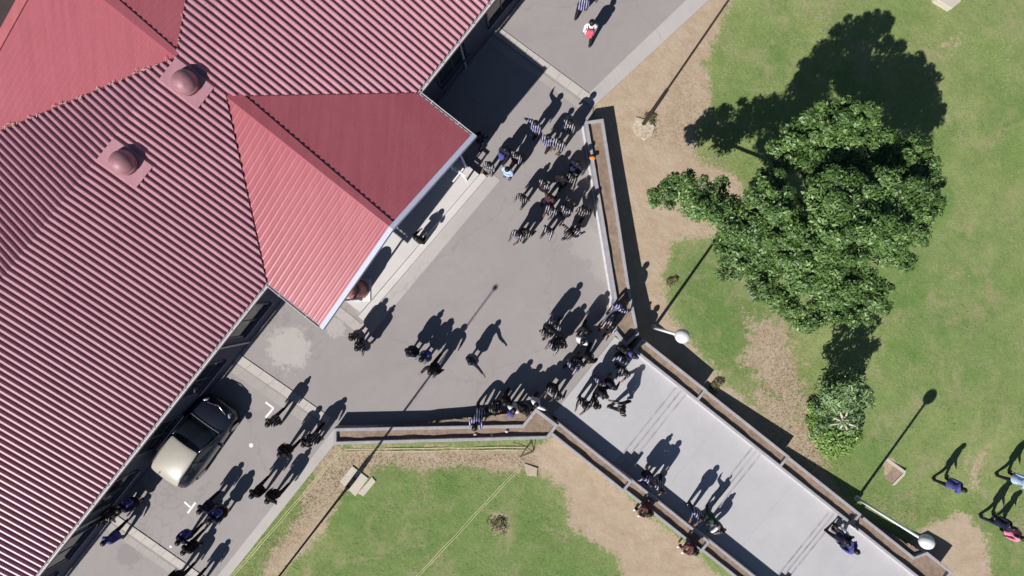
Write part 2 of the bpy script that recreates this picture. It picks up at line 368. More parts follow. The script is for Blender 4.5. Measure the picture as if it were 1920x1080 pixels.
# paved area round the building
def pxs(l, z=0.): return [P(x, y, z) for x, y in l]
bl = [ab(P(x, y, .62)) for x, y in ((630, 815), (1000, 805))]
plaza = [AB(-40, 19.0, 0), AB(-40, 2.14, 0), AB(-10.3, 2.14, 0)] + [P(640, 822), P(985, 808), P(1030, 806)] + [AB(-3.75, -4.9, 0), AB(-3.75, -4.35, 0), AB(1.0, -4.35, 0), AB(2.3, -3.6, 0), AB(7.2, 1.95, 0), AB(7.87, 2.45, 0), AB(14.48, 1.42, 0), AB(40, -2.6, 0), AB(40, 19.0, 0)]
b = MB(); b.prism([AB(-40, 18.99), AB(40, 18.99), AB(40, 45), AB(-40, 45)], -.1, .0); tag(b.build('back_yard', paving_material('yard_painted_shade', (.05, .035, .035), (.07, .05, .05))), kind='structure')  # yard coloured near black to stand in for the shade behind the building
b = MB(); b.prism(plaza, -.12, .0); tag(b.build('plaza', m_asph), kind='structure')
b = MB(); b.sheet([AB(-40, 2.14, .004), AB(-10.3, 2.14, .004), P(640, 800, .004), AB(-9.9, 2.55, .004), AB(-40, 2.52, .004)]); tag(b.build('concrete_edging', m_apron), kind='structure')
b = MB(); b.sheet([AB(7.87, 2.46, .004), AB(14.48, 1.43, .004), AB(40, -2.58, .004), AB(40, -1.9, .004), AB(14.5, 2.1, .004), AB(7.95, 3.0, .004)]); tag(b.build('concrete_edging', m_apron), kind='structure')
for k, (pp, mm, z) in enumerate([
    ([(432, 652), (621, 783), (612, 796), (418, 662)], m_kerb, .03), ([(417, 664), (610, 799), (598, 812), (402, 676)], m_drain, .004),
    ([(222, 968), (385, 1082), (376, 1092), (210, 978)], m_kerb, .03), ([(209, 981), (372, 1096), (362, 1105), (198, 990)], m_drain, .004),
    ([(930, 47), (1113, 182), (1104, 195), (921, 60)], m_kerb, .03), ([(918, 63), (1100, 199), (1092, 208), (908, 74)], m_drain, .004)]):
    b = MB(); q = pxs(pp); a0, a1, c1, c0 = q[0], q[1], q[2], q[3]; n = 9
    for i in range(n):
        s0, s1 = i / n + .0016, (i + 1) / n - .0016
        b.prism([a0.lerp(a1, s0), a0.lerp(a1, s1), c0.lerp(c1, s1), c0.lerp(c1, s0)], -.02, z + random.uniform(-.001, .002))
    tag(b.build('kerb' if z > .01 else 'gutter_channel', mm), kind='structure')
# parking bay marks
def strokes(segs, wd, name, label):
    b = MB()
    for i, ((x0, y0), (x1, y1)) in enumerate(segs):
        p, q = P(x0, y0), P(x1, y1); d = (q - p).normalized(); s_ = Vector((-d.y, d.x, 0)) * wd; zz = Vector((0, 0, .007 + .002 * i))
        b.sheet([p - s_ + zz, q - s_ + zz, q + s_ + zz, p + s_ + zz])
    tag(b.build(name, m_line), label, 'parking mark')
strokes([((498, 754), (513, 765)), ((513, 765), (498, 783))], .045, 'parking_mark', 'white L shaped bay mark between the car and the kerb')
strokes([((346, 941), (357, 951)), ((367, 942), (352, 962))], .045, 'parking_mark', 'white T shaped bay mark beside the blue backpacks')
for (x, y, r, lb) in ((471, 835, .095, 'larger round white spot painted on the asphalt right of the car'), (320, 1025, .06, 'small round white spot near the kerb at the bottom left')):
    b = MB(); c = P(x, y); b.sheet([c + Vector((r * math.cos(t) * random.uniform(.93, 1.05), r * math.sin(t) * random.uniform(.93, 1.05), .006)) for t in (k * math.pi / 8 for k in range(16))])
    tag(b.build('painted_dot', m_line), lb, 'painted spot')

# walkway with three flights of steps
LV = [0, -.45, -.9, -1.35]; ST = [-7.75, -12.05, -16.6]
b = MB(); nos = MB(); a0, a1 = -3.42, .83; bs = -4.36; JO = MB()
for k in range(4):
    e = ST[k] if k < 3 else -40
    b.prism([AB(a0, bs), AB(a1, bs), AB(a1, e), AB(a0, e)], LV[k] - .6, LV[k])
    for jb in np.arange(bs - 1.9, e + .5, -2.05):
        JO.sheet([AB(a0 + .02, jb, LV[k] + .003), AB(a1 - .02, jb, LV[k] + .003), AB(a1 - .02, jb - .014, LV[k] + .003), AB(a0 + .02, jb - .014, LV[k] + .003)])
    if k < 3:
        for s_ in range(2):
            z = LV[k] - .15 * (s_ + 1); b.prism([AB(a0, e - .3 * s_), AB(a1, e - .3 * s_), AB(a1, e - .3 * (s_ + 1)), AB(a0, e - .3 * (s_ + 1))], z - .6, z)
        for s_ in range(3):
            z = LV[k] - .15 * s_ + .004; q = e - .3 * s_; nos.prism([AB(a0 + .05, q + .07), AB(a1 - .05, q + .07), AB(a1 - .05, q - .004), AB(a0 + .05, q - .004)], z - .003, z)
        bs = e - .6
wk = b.build('walkway', m_walk); tag(wk, kind='structure')
nos.build('step_nosing', mat('worn_nosing', (.32, .305, .32), .9, .1, var=.3, scale=2.5), wk)
JO.build('joint', mat('joint_filler', (.35, .345, .355), .9, .1), wk)

# ------------------------------------------------------------------ planters
def planter(pts, T, label, base=-.9, depth=.16, rim=.115, light=False):
    """pts: outline at wall-top height"""
    r = empty('brick_planter', (0, 0, 0)); tag(r, label, 'planter', 'walled planters')
    pts = [Vector((p[0], p[1], 0)) for p in pts]; inn = inset(pts, rim); n = len(pts); b = MB()
    area = sum(pts[i][0] * pts[(i + 1) % n][1] - pts[(i + 1) % n][0] * pts[i][1] for i in range(n))
    if area < 0: pts = pts[::-1]; inn = inn[::-1]
    v = [(p.x, p.y, base) for p in pts] + [(p.x, p.y, T) for p in pts] + [(p.x, p.y, T) for p in inn] + [(p.x, p.y, T - .5) for p in inn]; f = []
    for i in range(n):
        j = (i + 1) % n; f += [(i, j, n + j, n + i), (n + i, n + j, 2 * n + j, 2 * n + i), (2 * n + i, 2 * n + j, 3 * n + j, 3 * n + i)]
    b.add(v, f); o = b.build('wall', m_pw, r); bevel(o, .015, 2)
    # soil: subdivided sheet, lumpy
    me = bpy.data.meshes.new('soil'); bm = bmesh.new(); vs = [bm.verts.new((p.x, p.y, T - depth)) for p in inset(pts, rim - .02)]; bm.faces.new(vs)
    bmesh.ops.triangulate(bm, faces=bm.faces[:]); 
    for _ in range(5):
        lg = [e for e in bm.edges if e.calc_length() > .3]
        if not lg: break
        bmesh.ops.subdivide_edges(bm, edges=lg, cuts=1); bmesh.ops.triangulate(bm, faces=bm.faces[:])
    for q in bm.verts: q.co.z += .05 * mnoise.noise(q.co * 1.7) + .02 * mnoise.noise(q.co * 6)
    bm.to_mesh(me); bm.free(); me.materials.append(m_soil); me.shade_smooth()
    so_ = bpy.data.objects.new('soil', me); COL.objects.link(so_); so_.parent = r
    return r
planter([AB(*p) for p in ((7.0, 2.28), (7.56, 1.75), (2.68, -3.55), (1.5, -4.95), (.77, -4.85), (1.02, -3.83), (2.02, -3.24))], .75, 'long grey walled planter running from the top kerb down to the walkway corner')
TT = [.53, .07, -.38, -.83, -1.28]
RB = [(-5.2, -8.64), (-8.65, -13.25), (-13.26, -17.4), (-17.41, -21.6), (-21.61, -26)]
RL = ['first stepped planter right of the walkway, beside the white globe lamp nearer the plaza', 'second stepped planter right of the walkway, longest one below the small tree', 'third stepped planter right of the walkway, ending at the foot of the lower lamp', 'fourth stepped planter right of the walkway, beneath the lower white globe']
for (b0, b1), T, lb in zip(RB[:4], TT, RL):
    pts = [(1.47, b0), (1.47, b1), (.83, b1), (.83, b0)]
    if T == TT[3]: pts = [(1.47, b0), (1.47, -20.6), (2.0, -20.9), (2.0, -22.3), (.83, -22.3), (.83, b0)]
    planter([AB(*p) for p in pts], T, lb, base=T - 1.6)
LB = [(-4.62, -8.6), (-8.61, -12.9), (-12.91, -17.3), (-17.31, -21.6)]
LL = ['first stepped planter left of the walkway, starting at the plaza corner', 'second stepped planter left of the walkway, with two students sitting on its wall', 'third stepped planter left of the walkway, cut by the bottom of the photo']
for (b0, b1), T, lb in zip(LB[:3], TT, LL):
    planter([AB(*p) for p in ((-3.44, b0), (-3.44, b1), (-4.05, b1), (-4.05, b0))], T, lb, base=T - 1.6)
BLT = .60
bp = planter([P(x, y, BLT) for x, y in ((625, 803), (980, 796), (1005, 765), (1047, 797), (1028, 823), (625, 834))], BLT, 'horizontal grey walled planter with a pointed right end below the plaza', rim=.13)
for i, (x, y, lb) in enumerate(((891, 815, 'left'), (922, 817, 'middle'), (950, 809, 'right'))):
    c = P(x, y, BLT - .13); b = MB(); b.lathe(c, [(r * (1 + .1 * math.sin(3 * i + j)), z * .7) for j, (r, z) in enumerate(sphere_prof(.065, 6))], 9, (1.2, .85))
    tag(b.build('stone', mat('pale_stone', (.55, .5, .44), .8, .2), smooth=True), f'{lb} one of three pale stones lying in the horizontal planter', 'stone', 'stones in the planter')

b = MB(); b.prism([AB(7.0, 2.29), AB(2.02, -3.23), AB(1.02, -3.82), AB(.98, -3.80), AB(1.96, -3.17), AB(6.93, 2.34)], -.02, .05); tag(b.build('kerb', mat('pale_wall_strip', (.52, .51, .53), .7, .3)), kind='structure')  # low pale strip along the plaza side of the long planter
for k, (b0, b1) in enumerate(((-4.9, -7.75), (-8.35, -12.05), (-12.65, -16.6), (-17.2, -22))):
    b = MB(); b.prism([AB(.785, b0), AB(.829, b0), AB(.829, b1), AB(.785, b1)], LV[k] - .02, LV[k] + .06); tag(b.build('kerb', mat('pale_wall_strip', (.52, .51, .53))), kind='structure')  # low pale strips at the foot of the right planter walls
# ------------------------------------------------------------------ school building
BE, BR, BBK = 7.4, 14.0, 19.2; ZE, ZR = 4.0, 5.68; TM = (ZR - ZE) / (BR - BE)
WA0, WA1, WC, WB = -5.65, 3.15, -1.2, 4.9; WZ = 5.2; BA = BE + (WZ - ZE) / TM       # wing
PIT = .230
PROF = [(0., 0.), (.062, 0.), (.086, .070), (.104, .086), (.156, .088), (.177, .074), (.196, 0.)]
bld = empty('school_building', AB(-6, 9, 0)); tag(bld, 'long school building with red corrugated metal roof and a gabled wing', 'building')
bld.location = (0, 0, 0)
def sheetcols(xs_fun, name, m):
    pass
def ribbed(lo, hi, fun, name, m, sc=1.):
    """columns across coordinate c in [lo, hi]; fun(c) -> list of (point, normal) along the rib, or None"""
    b = MB(); prev = None; k = 0; c = lo
    cs = []
    while c < hi:
        for (d, h) in PROF: cs.append((c + d, h * sc))
        c += PIT
    for (c, h) in cs:
        if c > hi: break
        L = fun(c)
        if L is None: prev = None; continue
        base = len(b.v); b.v += [(p.x, p.y, p.z + h) for p in L]
        if prev is not None and prev[1] == len(L):
            for i in range(len(L) - 1): b.f.append((prev[0] + i, prev[0] + i + 1, base + i + 1, base + i))
        prev = (base, len(L))
    o = b.build(name, m, bld)
    me = o.data; bm = bmesh.new(); bm.from_mesh(me); bmesh.ops.recalc_face_normals(bm, faces=bm.faces[:])
    if sum(f.normal.z for f in bm.faces) < 0: bmesh.ops.reverse_faces(bm, faces=bm.faces[:])
    bm.to_mesh(me); bm.free(); return o
def mz(b): return ZE + TM * (b - BE)
TB = (ZR - 4.36) / (BBK - BR)
def front(a):
    if WA0 < a < WC: b0 = BE + (a - WA0) / (WC - WA0) * (BA - BE)
    elif WC <= a < WA1: b0 = BE + (WA1 - a) / (WA1 - WC) * (BA - BE)
    else: b0 = BE
    return [AB(a, b0 + (BR - b0) * i / 6, mz(b0 + (BR - b0) * i / 6)) for i in range(7)]
def back(a):
    b1 = min(BBK, BR + abs(a - WC) / 1.5)
    if b1 - BR < .02: return None
    return [AB(a, BR + (b1 - BR) * i / 4, ZR - TB * ((b1 - BR) * i / 4)) for i in range(5)]
ribbed(-34, 24, front, 'roof_panel', m_roof)
ribbed(-34, 24, back, 'roof_panel', m_roof)
def wl(sg):
    A_E = WA0 if sg < 0 else WA1
    def f(b_):
        a = A_E if b_ <= BE else A_E + (WC - A_E) * (b_ - BE) / (BA - BE)
        if abs(a - WC) < .03: return None
        z = lambda q: ZE + (WZ - ZE) * (q - A_E) / (WC - A_E)
        return [AB(a + (WC - a) * i / 3, b_, z(a + (WC - a) * i / 3)) for i in range(4)]
    return f
ribbed(WB, BA, wl(-1), 'roof_panel', m_roofw, .26); ribbed(WB, BA, wl(1), 'roof_panel', m_roofw, .26)
BWB = 19.45; TW2 = .17
def bw(sg):
    def f(b_):
        hw = 1.5 * (b_ - BR) + .01
        if hw < .05: return None
        return [AB(WC + sg * hw * i / 4, b_, ZR - TW2 * hw * i / 4) for i in range(5)]
    return f
ribbed(BR, BWB, bw(-1), 'roof_panel', m_roofw, .26); ribbed(BR, BWB, bw(1), 'roof_panel', m_roofw, .26)
def strip(pts, hw, lift, name, m, drop=.03, side=None):
    """folded cap along a polyline; side vector given horizontally"""
    b = MB()
    for p, q in zip(pts, pts[1:]):
        L_ = [p - side * hw - Vector((0, 0, drop)), p + Vector((0, 0, 0)), p + side * hw - Vector((0, 0, drop))]; R_ = [q - side * hw - Vector((0, 0, drop)), q, q + side * hw - Vector((0, 0, drop))]
        b.add([x + Vector((0, 0, lift)) for x in L_ + R_], [(0, 1, 4, 3), (1, 2, 5, 4), (0, 3, 4, 1), (1, 4, 5, 2)][:2])
    return b.build(name, m, bld)
def wing_cap(b0, b1, z, sl):      # wide flashing lapped over the far slope, narrow lip on the near slope
    b = MB(); tw = .055
    for (da, w0, w1) in ((-1, .05, .05), (1, .20, .42)):
        v = [AB(WC, b0, z + tw), AB(WC + da * w0, b0, z + tw - sl * w0), AB(WC + da * w1, b1, z + tw - sl * w1), AB(WC, b1, z + tw)]
        v += [AB(WC + da * w0, b0, z - sl * w0 + .002), AB(WC + da * w1, b1, z - sl * w1 + .002)]
        b.add(v, [(0, 1, 2, 3) if da < 0 else (3, 2, 1, 0), (1, 4, 5, 2) if da < 0 else (2, 5, 4, 1)])
    b.build('ridge_cap', m_roofw, bld)
wing_cap(WB - .02, BA, WZ, (WZ - ZE) / (WA1 - WC)); wing_cap(BR, BWB, ZR, TW2)
b = MB()
for sa in (WA0, WA1):       # valley trims: ragged cut edges of the ribs
    p, q = AB(sa, BE, ZE + .02), AB(WC, BA, WZ + .02); d = (q - p).normalized(); b.tube([p, q], .022, 6)
b.build('valley_gutter', mat('dark_red_trim', (.10, .03, .035), .7, .2), bld)
# small loose leaves / dirt caught in the far valley
for sg in (-1, 1):
    b = MB()
    b.tube([AB(WC, BR, ZR + .02), AB(WC + sg * 7.6, BR + 7.6 / 1.5, ZR - TW2 * 7.6 + .03)], .035, 6); b.build('valley_gutter', mat('dark_red_trim', (.1, .03, .035)), bld)
    b = MB()
    for i in range(40 if sg < 0 else 4):
        t = random.uniform(.02, .95) * 7.4; c = AB(WC + sg * t, BR + t / 1.5, ZR - TW2 * t + .09) + M * random.uniform(-.04, .12)
        d = Vector((random.uniform(-1, 1), random.uniform(-1, 1), 0)).normalized(); b.bar(c - d * random.uniform(.04, .09), c + d * random.uniform(.04, .09), random.uniform(.006, .014), .006)
    b.build('leaf_litter', mat('pale_litter', (.45, .38, .33), .9, .1, var=.5, scale=9), bld)['kind'] = 'stuff'
# eaves: gutters, fascias
def gutter(p, q, out):
    b = MB(); o_ = Vector(out)
    for (d0, w_, z0, z1) in ((.085, .010, -.10, .01), (.0, .008, -.10, .003), (.045, .046, -.105, -.09)):
        b.bar(p + o_ * d0 + Vector((0, 0, (z0 + z1) / 2)), q + o_ * d0 + Vector((0, 0, (z0 + z1) / 2)), w_, (z1 - z0) / 2)
    n = int((q - p).length / .9)
    for i in range(n):
        c = p.lerp(q, (i + .5) / n) + o_ * .05; b.box(c + Vector((0, 0, .012)), (.012, .065, .006), (q - p).normalized(), o_)
    b.build('gutter', m_gutter, bld)
gutter(AB(-34, BE - .02, ZE), AB(WA0, BE - .02, ZE), -M); gutter(AB(WA1, BE - .02, ZE), AB(24, BE - .02, ZE), -M)
gutter(AB(WA1 + .02, WB, ZE), AB(WA1 + .02, BE, ZE), U); gutter(AB(WA0 - .02, WB, ZE), AB(WA0 - .02, BE, ZE), -U)
# gable barge boards, wide pale fascia on the plaza side
def barge(bq, z0, z1, half0, half1, th, dn, m, name, sgn=-1):
    b = MB()
    for (a0_, a1_, za, zb) in ((WC - half0, WC, z0, z1), (WC, WC + half1, z1, z0)):
        o_ = M * sgn
        vs = [AB(a0_, bq, za + .06), AB(a1_, bq, zb + .06), AB(a1_, bq, zb - dn), AB(a0_, bq, za - dn)]
        vs += [v + o_ * th for v in vs]; b.add(vs, [(0, 1, 2, 3), (4, 7, 6, 5), (0, 4, 5, 1), (1, 5, 6, 2), (2, 6, 7, 3), (3, 7, 4, 0)])
    return b.build(name, m, bld)
barge(WB - .004, ZE, WZ, WC - WA0 + .05, WA1 - WC + .12, .17, .16, m_fascia, 'fascia')
barge(BWB + .004, ZR - TW2 * 8.18, ZR, 8.18, 8.18, .35, .2, m_cap, 'fascia', 1)
# walls
WT = .2
def wall(p, q, z1, name='wall', z0=-.1, th=WT):
    b = MB(); b.bar(Vector((p.x, p.y, (z0 + z1) / 2)), Vector((q.x, q.y, (z0 + z1) / 2)), th / 2, (z1 - z0) / 2); return b.build(name, m_wall, bld)
wall(AB(-34, 7.85), AB(-5.3, 7.85), 3.95); wall(AB(2.8, 7.85), AB(24, 7.85), 3.95)
wall(AB(-5.3, 6.2), AB(-5.3, 7.74), 3.95); wall(AB(2.8, 6.2), AB(2.8, 7.74), 3.95)
b = MB(); b.add([AB(-5.4, 6.1, -.1), AB(2.9, 6.1, -.1), AB(2.9, 6.1, 3.98), AB(WC, 6.1, WZ - .05), AB(-5.4, 6.1, 3.98)] + [AB(-5.4, 6.3, -.1), AB(2.9, 6.3, -.1), AB(2.9, 6.3, 3.98), AB(WC, 6.3, WZ - .05), AB(-5.4, 6.3, 3.98)], [(0, 1, 2, 3, 4), (9, 8, 7, 6, 5), (0, 5, 6, 1), (1, 6, 7, 2), (2, 7, 8, 3), (3, 8, 9, 4), (4, 9, 5, 0)]); b.build('wall', m_wall, bld)
wall(AB(-34, 18.8), AB(24, 18.8), 4.2); wall(AB(-34, 7.96), AB(-34, 18.7), 3.9); wall(AB(24, 7.96), AB(24, 18.7), 3.9)
def window(c, ax, out, wd, ht):
    b = MB(); up = Vector((0, 0, 1))
    for s_ in (-1, 1): b.box(c + ax * (s_ * wd / 2), (.03, .035, ht / 2 + .03), ax, out); b.box(c + up * (s_ * ht / 2), (wd / 2 - .03, .035, .03), ax, out)
    b.box(c, (.02, .03, ht / 2 - .03), ax, out); f = b.build('window', m_frame, bld)
    g = MB(); g.box(c, (wd / 2 - .03, .008, ht / 2 - .03), ax, out); g.build('pane', m_glass, f)
    g = MB(); g.box(c - up * (ht / 2 + .06) + out * .05, (wd / 2 + .06, .1, .03), ax, out); g.build('sill', m_wall, f)
for a in (-31, -28, -25, -22, -19.5, -16.6, -13.7, -10.8, -7.8, 5.2, 8.3, 11.3, 14.5, 18): window(AB(a, 7.735, 1.9), U, -M, 1.7, 1.3)
for a in (-3.9, 1.4): window(AB(a, 6.085, 2.1), U, -M, 1.5, 1.3)
b = MB(); b.box(AB(-1.2, 6.08, 1.35), (.5, .03, 1.05), U, M); dr = b.build('door', mat('blue_door', (.05, .07, .14), .5, .4), bld)
b = MB(); b.tube([AB(-.85, 6.02, 1.3), AB(-.85, 6.02, 1.5)], .015, 6); b.build('handle', m_gutter, dr)
for a in (-18.0, -9.0, 5.9, 14.0):
    b = MB(); b.tube([AB(a, 7.36, 3.9), AB(a - .05, 7.4, 3.72), AB(a - .1, 7.68, 3.5), AB(a - .1, 7.69, .1)], .04, 8); b.build('downpipe', m_gutter, bld)
# veranda
b = MB(); b.prism([AB(-5.1, 4.72), AB(2.6, 4.42), AB(2.6, 6.1), AB(-5.1, 6.1)], -.05, .30); b.build('veranda_floor', m_ver, bld)
b = MB(); b.prism([AB(-5.3, 4.42), AB(2.75, 4.12), AB(2.75, 4.42), AB(-5.3, 4.72)], -.05, .15); bevel(b.build('step', m_ver, bld), .01)
b = MB(); b.prism([AB(-5.9, 3.85), AB(3.0, 3.62), AB(3.0, 4.12), AB(-5.5, 4.42), AB(-5.5, 5.6), AB(-5.9, 5.6)], -.01, .012); b.build('step', m_apron, bld)
for a, bb in ((-4.62, 5.06), (2.5, 5.04)):
    b = MB(); b.tube([AB(a, bb, .3), AB(a, bb, 3.9)], .045, 10); b.tube([AB(a, bb, .3), AB(a, bb, .36)], .09, 10); b.build('post', m_fascia, bld)
# railing at the right end of the veranda
b = MB()
for z in (.85, 1.3): b.bar(AB(2.08, 5.45, z), AB(2.08, 4.62, z), .035, .05)
for bb in (5.4, 4.68): b.bar(AB(2.08, bb, .3), AB(2.08, bb, 1.26), .03)
b.bar(AB(2.3, 4.9, 1.3), AB(1.6, 4.9, 1.3), .03, .03)
b.build('railing', m_white, bld)
# roof ventilators on flashing sheets
for (px_, py_) in ((353, 158), (237, 307)):
    z = 5.52; c = P(px_, py_, z); a_, b_ = ab(c); b_ = min(b_, 13.25); zz = mz(b_)
    fl_ = MB(); sl_ = (M + Vector((0, 0, TM))).normalized(); nn = U.cross(sl_) * 1.0
    fl_.box(AB(a_, b_ + .0, zz + .090) + sl_ * .02, (.47, .74, .012), U, sl_, nn)
    fo = fl_.build('vent_flashing', m_roof, bld)
    v = MB(); v.lathe(AB(a_, b_, zz + .02), [(.40, 0), (.40, .14), (.43, .15), (.43, .20)] + [(r, .20 + q * .95) for r, q in sphere_prof(.43, 10, 0, .999)], 28)
    v.build('ventilator', mat('vent_paint', (.27, .13, .15), .5, .4, var=.22, scale=5), fo, smooth=True)

# rounded reddish column at the left end of the veranda
c = AB(-4.35, 5.35, .30); b = MB()
r = empty('rounded_column', c); tag(r, 'reddish brown rounded column under the left corner of the projecting roof', 'column')
b.lathe((0, 0, 0), [(.42, 0), (.42, .15), (.36, .2), (.36, 1.15), (.33, 1.25), (.24, 1.32), (.24, 1.38)] + [(q_, 1.55 + z_) for q_, z_ in sphere_prof(.26, 8, -.6, .99)], 20); b.build('shaft', mat('terracotta', (.26, .10, .085), .6, .3, var=.25, scale=4), r, smooth=False)
b = MB(); b.box((0, 0, .03), (.46, .46, .03)); b.build('plinth', m_white, r)

# ------------------------------------------------------------------ lamps and poles
def lamp(x, y, top, label):
    bse = Pg(x, y); r = empty('street_lamp', bse); tag(r, label, 'street lamp', 'white globe lamps beside the walkway')
    h = top - bse.z; b = MB(); b.tube([(0, 0, 0), (0, 0, .9), (0, 0, h - .3)], [.075, .066, .055], 12); b.build('pole', m_white, r, True)
    b = MB(); b.lathe((0, 0, 0), [(.13, -.05), (.13, .03), (.07, .06), (.07, .25), (.063, .27)], 14); b.build('base', m_white, r)
    b = MB(); b.lathe((0, 0, h - .3), [(.04, 0), (.10, .02), (.12, .08), (.10, .1)], 14); b.build('collar', m_white, r)
    b = MB(); b.lathe((0, 0, h), sphere_prof(.262, 16, -.999, .999), 28); b.build('globe', m_globe, r, True)
lamp(1226, 614, 4.45, 'white globe lamp beside the planter corner nearer the plaza')
lamp(1607, 934, 3.62, 'white globe lamp near the lower right end of the walkway')
def pole(x, y, topxy, h, label, fat):
    bse = Pg(x, y, .03); top = P(topxy[0], topxy[1], h); r = empty('light_pole', bse); tag(r, label, 'pole', 'tall dark poles on the lawns')
    d = top - bse; L_ = [d * t for t in (0, .05, .3, .6, 1)]; b = MB(); b.tube(L_, [fat, fat, fat * .8, fat * .6, fat * .42], 10); b.build('shaft', m_dpole, r, True)
    b = MB(); b.tube([d * 0, d * .11, d * .115], [fat * 1.8, fat * 1.6, fat], 10); b.build('sleeve', m_dpole, r)
    b = MB(); b.lathe(d, sphere_prof(.10, 8, -.99, .99), 14); b.build('lamp_head', m_dpole, r, True)
    return r
pole(663, 899, (512, 1095), 8.85, 'tall thin dark pole standing on the two pale slabs in the bottom left lawn', .062)
pole(1207, 232, (1448, -120), 12.2, 'tall dark pole leaning up and right from the cracked slab on the bare earth', .05)
def slab(pts, label, m=None, th=.06, name='concrete_slab', cat='slab'):
    q = [Pg(x, y) for x, y in pts]; z = max(p.z for p in q); b = MB(); b.prism(q, z - .3, z + th); o = b.build(name, m or m_kerb); bevel(o, .012); return tag(o, label, cat)
m_slab = paving_material('cream_slab', (.47, .43, .36), (.54, .5, .43))
slab([(661, 873), (691, 896), (667, 930), (638, 902)], 'larger pale square slab under the thin dark pole', m_slab)
slab([(698, 894), (705, 902), (682, 930), (671, 924)], 'narrow pale slab beside the square slab in the bottom left lawn', m_slab, .05)
slab([(1192, 220), (1216, 226), (1228, 238), (1222, 254), (1208, 264), (1190, 250), (1186, 236)], 'irregular cracked slab at the foot of the leaning pole', mat('crazed_slab', (.42, .36, .28), .9, .1, var=.45, scale=9), .05)
slab([(983, 868), (1008, 877), (1006, 893), (988, 891)], 'weathered stone slab in the bare soil below the horizontal planter', mat('weathered_stone', (.40, .33, .27), .9, .1, var=.2, scale=5), .04)
slab([(1740, -20), (1783, -25), (1793, 8), (1776, 22), (1748, 5)], 'cream concrete block at the top edge of the right lawn', m_slab, .3, 'concrete_block', 'block')
# manhole kerb on the right lawn
r = empty('manhole_frame', Pg(1675, 885)); tag(r, 'square earth filled manhole with a pale kerb on two sides in the right lawn', 'manhole')
q = [Pg(1663, 861), Pg(1695, 885), Pg(1673, 908), Pg(1655, 897)]; q = [Vector((p.x, p.y, r.location.z)) - r.location for p in q]
b = MB(); b.bar(q[0], q[1], .06, .07); b.build('kerb', m_slab, r); b = MB(); b.bar(q[1] - (q[1] - q[2]).normalized() * .06, q[2], .05, .06); b.build('kerb', m_slab, r)
b = MB(); b.prism([Vector((p.x * .88, p.y * .88, 0)) for p in q], -.1, .02); b.build('cover', mat('earth_fill', (.27, .2, .15), .95, .1, var=.3, scale=8), r)

# ropes and the folded frame
m_rope = mat('yellow_rope', (.52, .52, .30), .8, .2, var=.2, scale=3)
def rope(pts, label, off=.09):
    r = empty('boundary_rope', Pg(*pts[0])); tag(r, label, 'rope', 'yellow ropes round the bottom lawn')
    for s_ in (0, 1):
        L_ = []
        for (x0, y0), (x1, y1) in zip(pts, pts[1:]):
            n = 14; p0, p1 = Pg(x0, y0, .03), Pg(x1, y1, .03); d = (p1 - p0).normalized(); sd = Vector((-d.y, d.x, 0))
            for i in range(n + 1): L_.append(p0.lerp(p1, i / n) + sd * (s_ * off + .01 * math.sin(i * 1.7 + s_)) - r.location + Vector((0, 0, .02 * math.sin(i * .9))))
        b = MB(); b.tube(L_, .014, 5); b.build('strand', m_rope, r)
rope([(974, 873), (779, 1082)], 'yellow double rope running diagonally across the bottom lawn')
rope([(640, 842), (430, 1084)], 'yellow double rope along the concrete edge of the bottom lawn')
rope([(985, 838), (650, 842)], 'thin yellow rope along the lower side of the horizontal planter', .12)
c0 = Pg(990, 843); r = empty('folding_frame', c0); tag(r, 'thin black triangular metal frame lying by the horizontal planter', 'frame')
pp = [Pg(998, 826, .25), Pg(1000, 847, .06), Pg(975, 857, .05), Pg(985, 836, .3), Pg(962, 829, .1)]
for i, j in ((0, 1), (1, 2), (2, 0), (1, 3), (3, 4)):
    b = MB(); b.tube([pp[i] - c0, pp[j] - c0], .016, 6); b.build('bar', m_dpole, r)
c = P(1111, 296, .86); b = MB(); b.lathe(c, [(rr_ * (1 + .12 * math.sin(j * 2.1)), zz_ * .75) for j, (rr_, zz_) in enumerate(sphere_prof(.10, 8, -.95, .95))], 12, (1.2, .8))
tag(b.build('orange_bag', mat('orange_cloth', (.72, .22, .06), .8, .2, var=.15)), 'small orange bag resting on the rim of the long planter', 'bag')

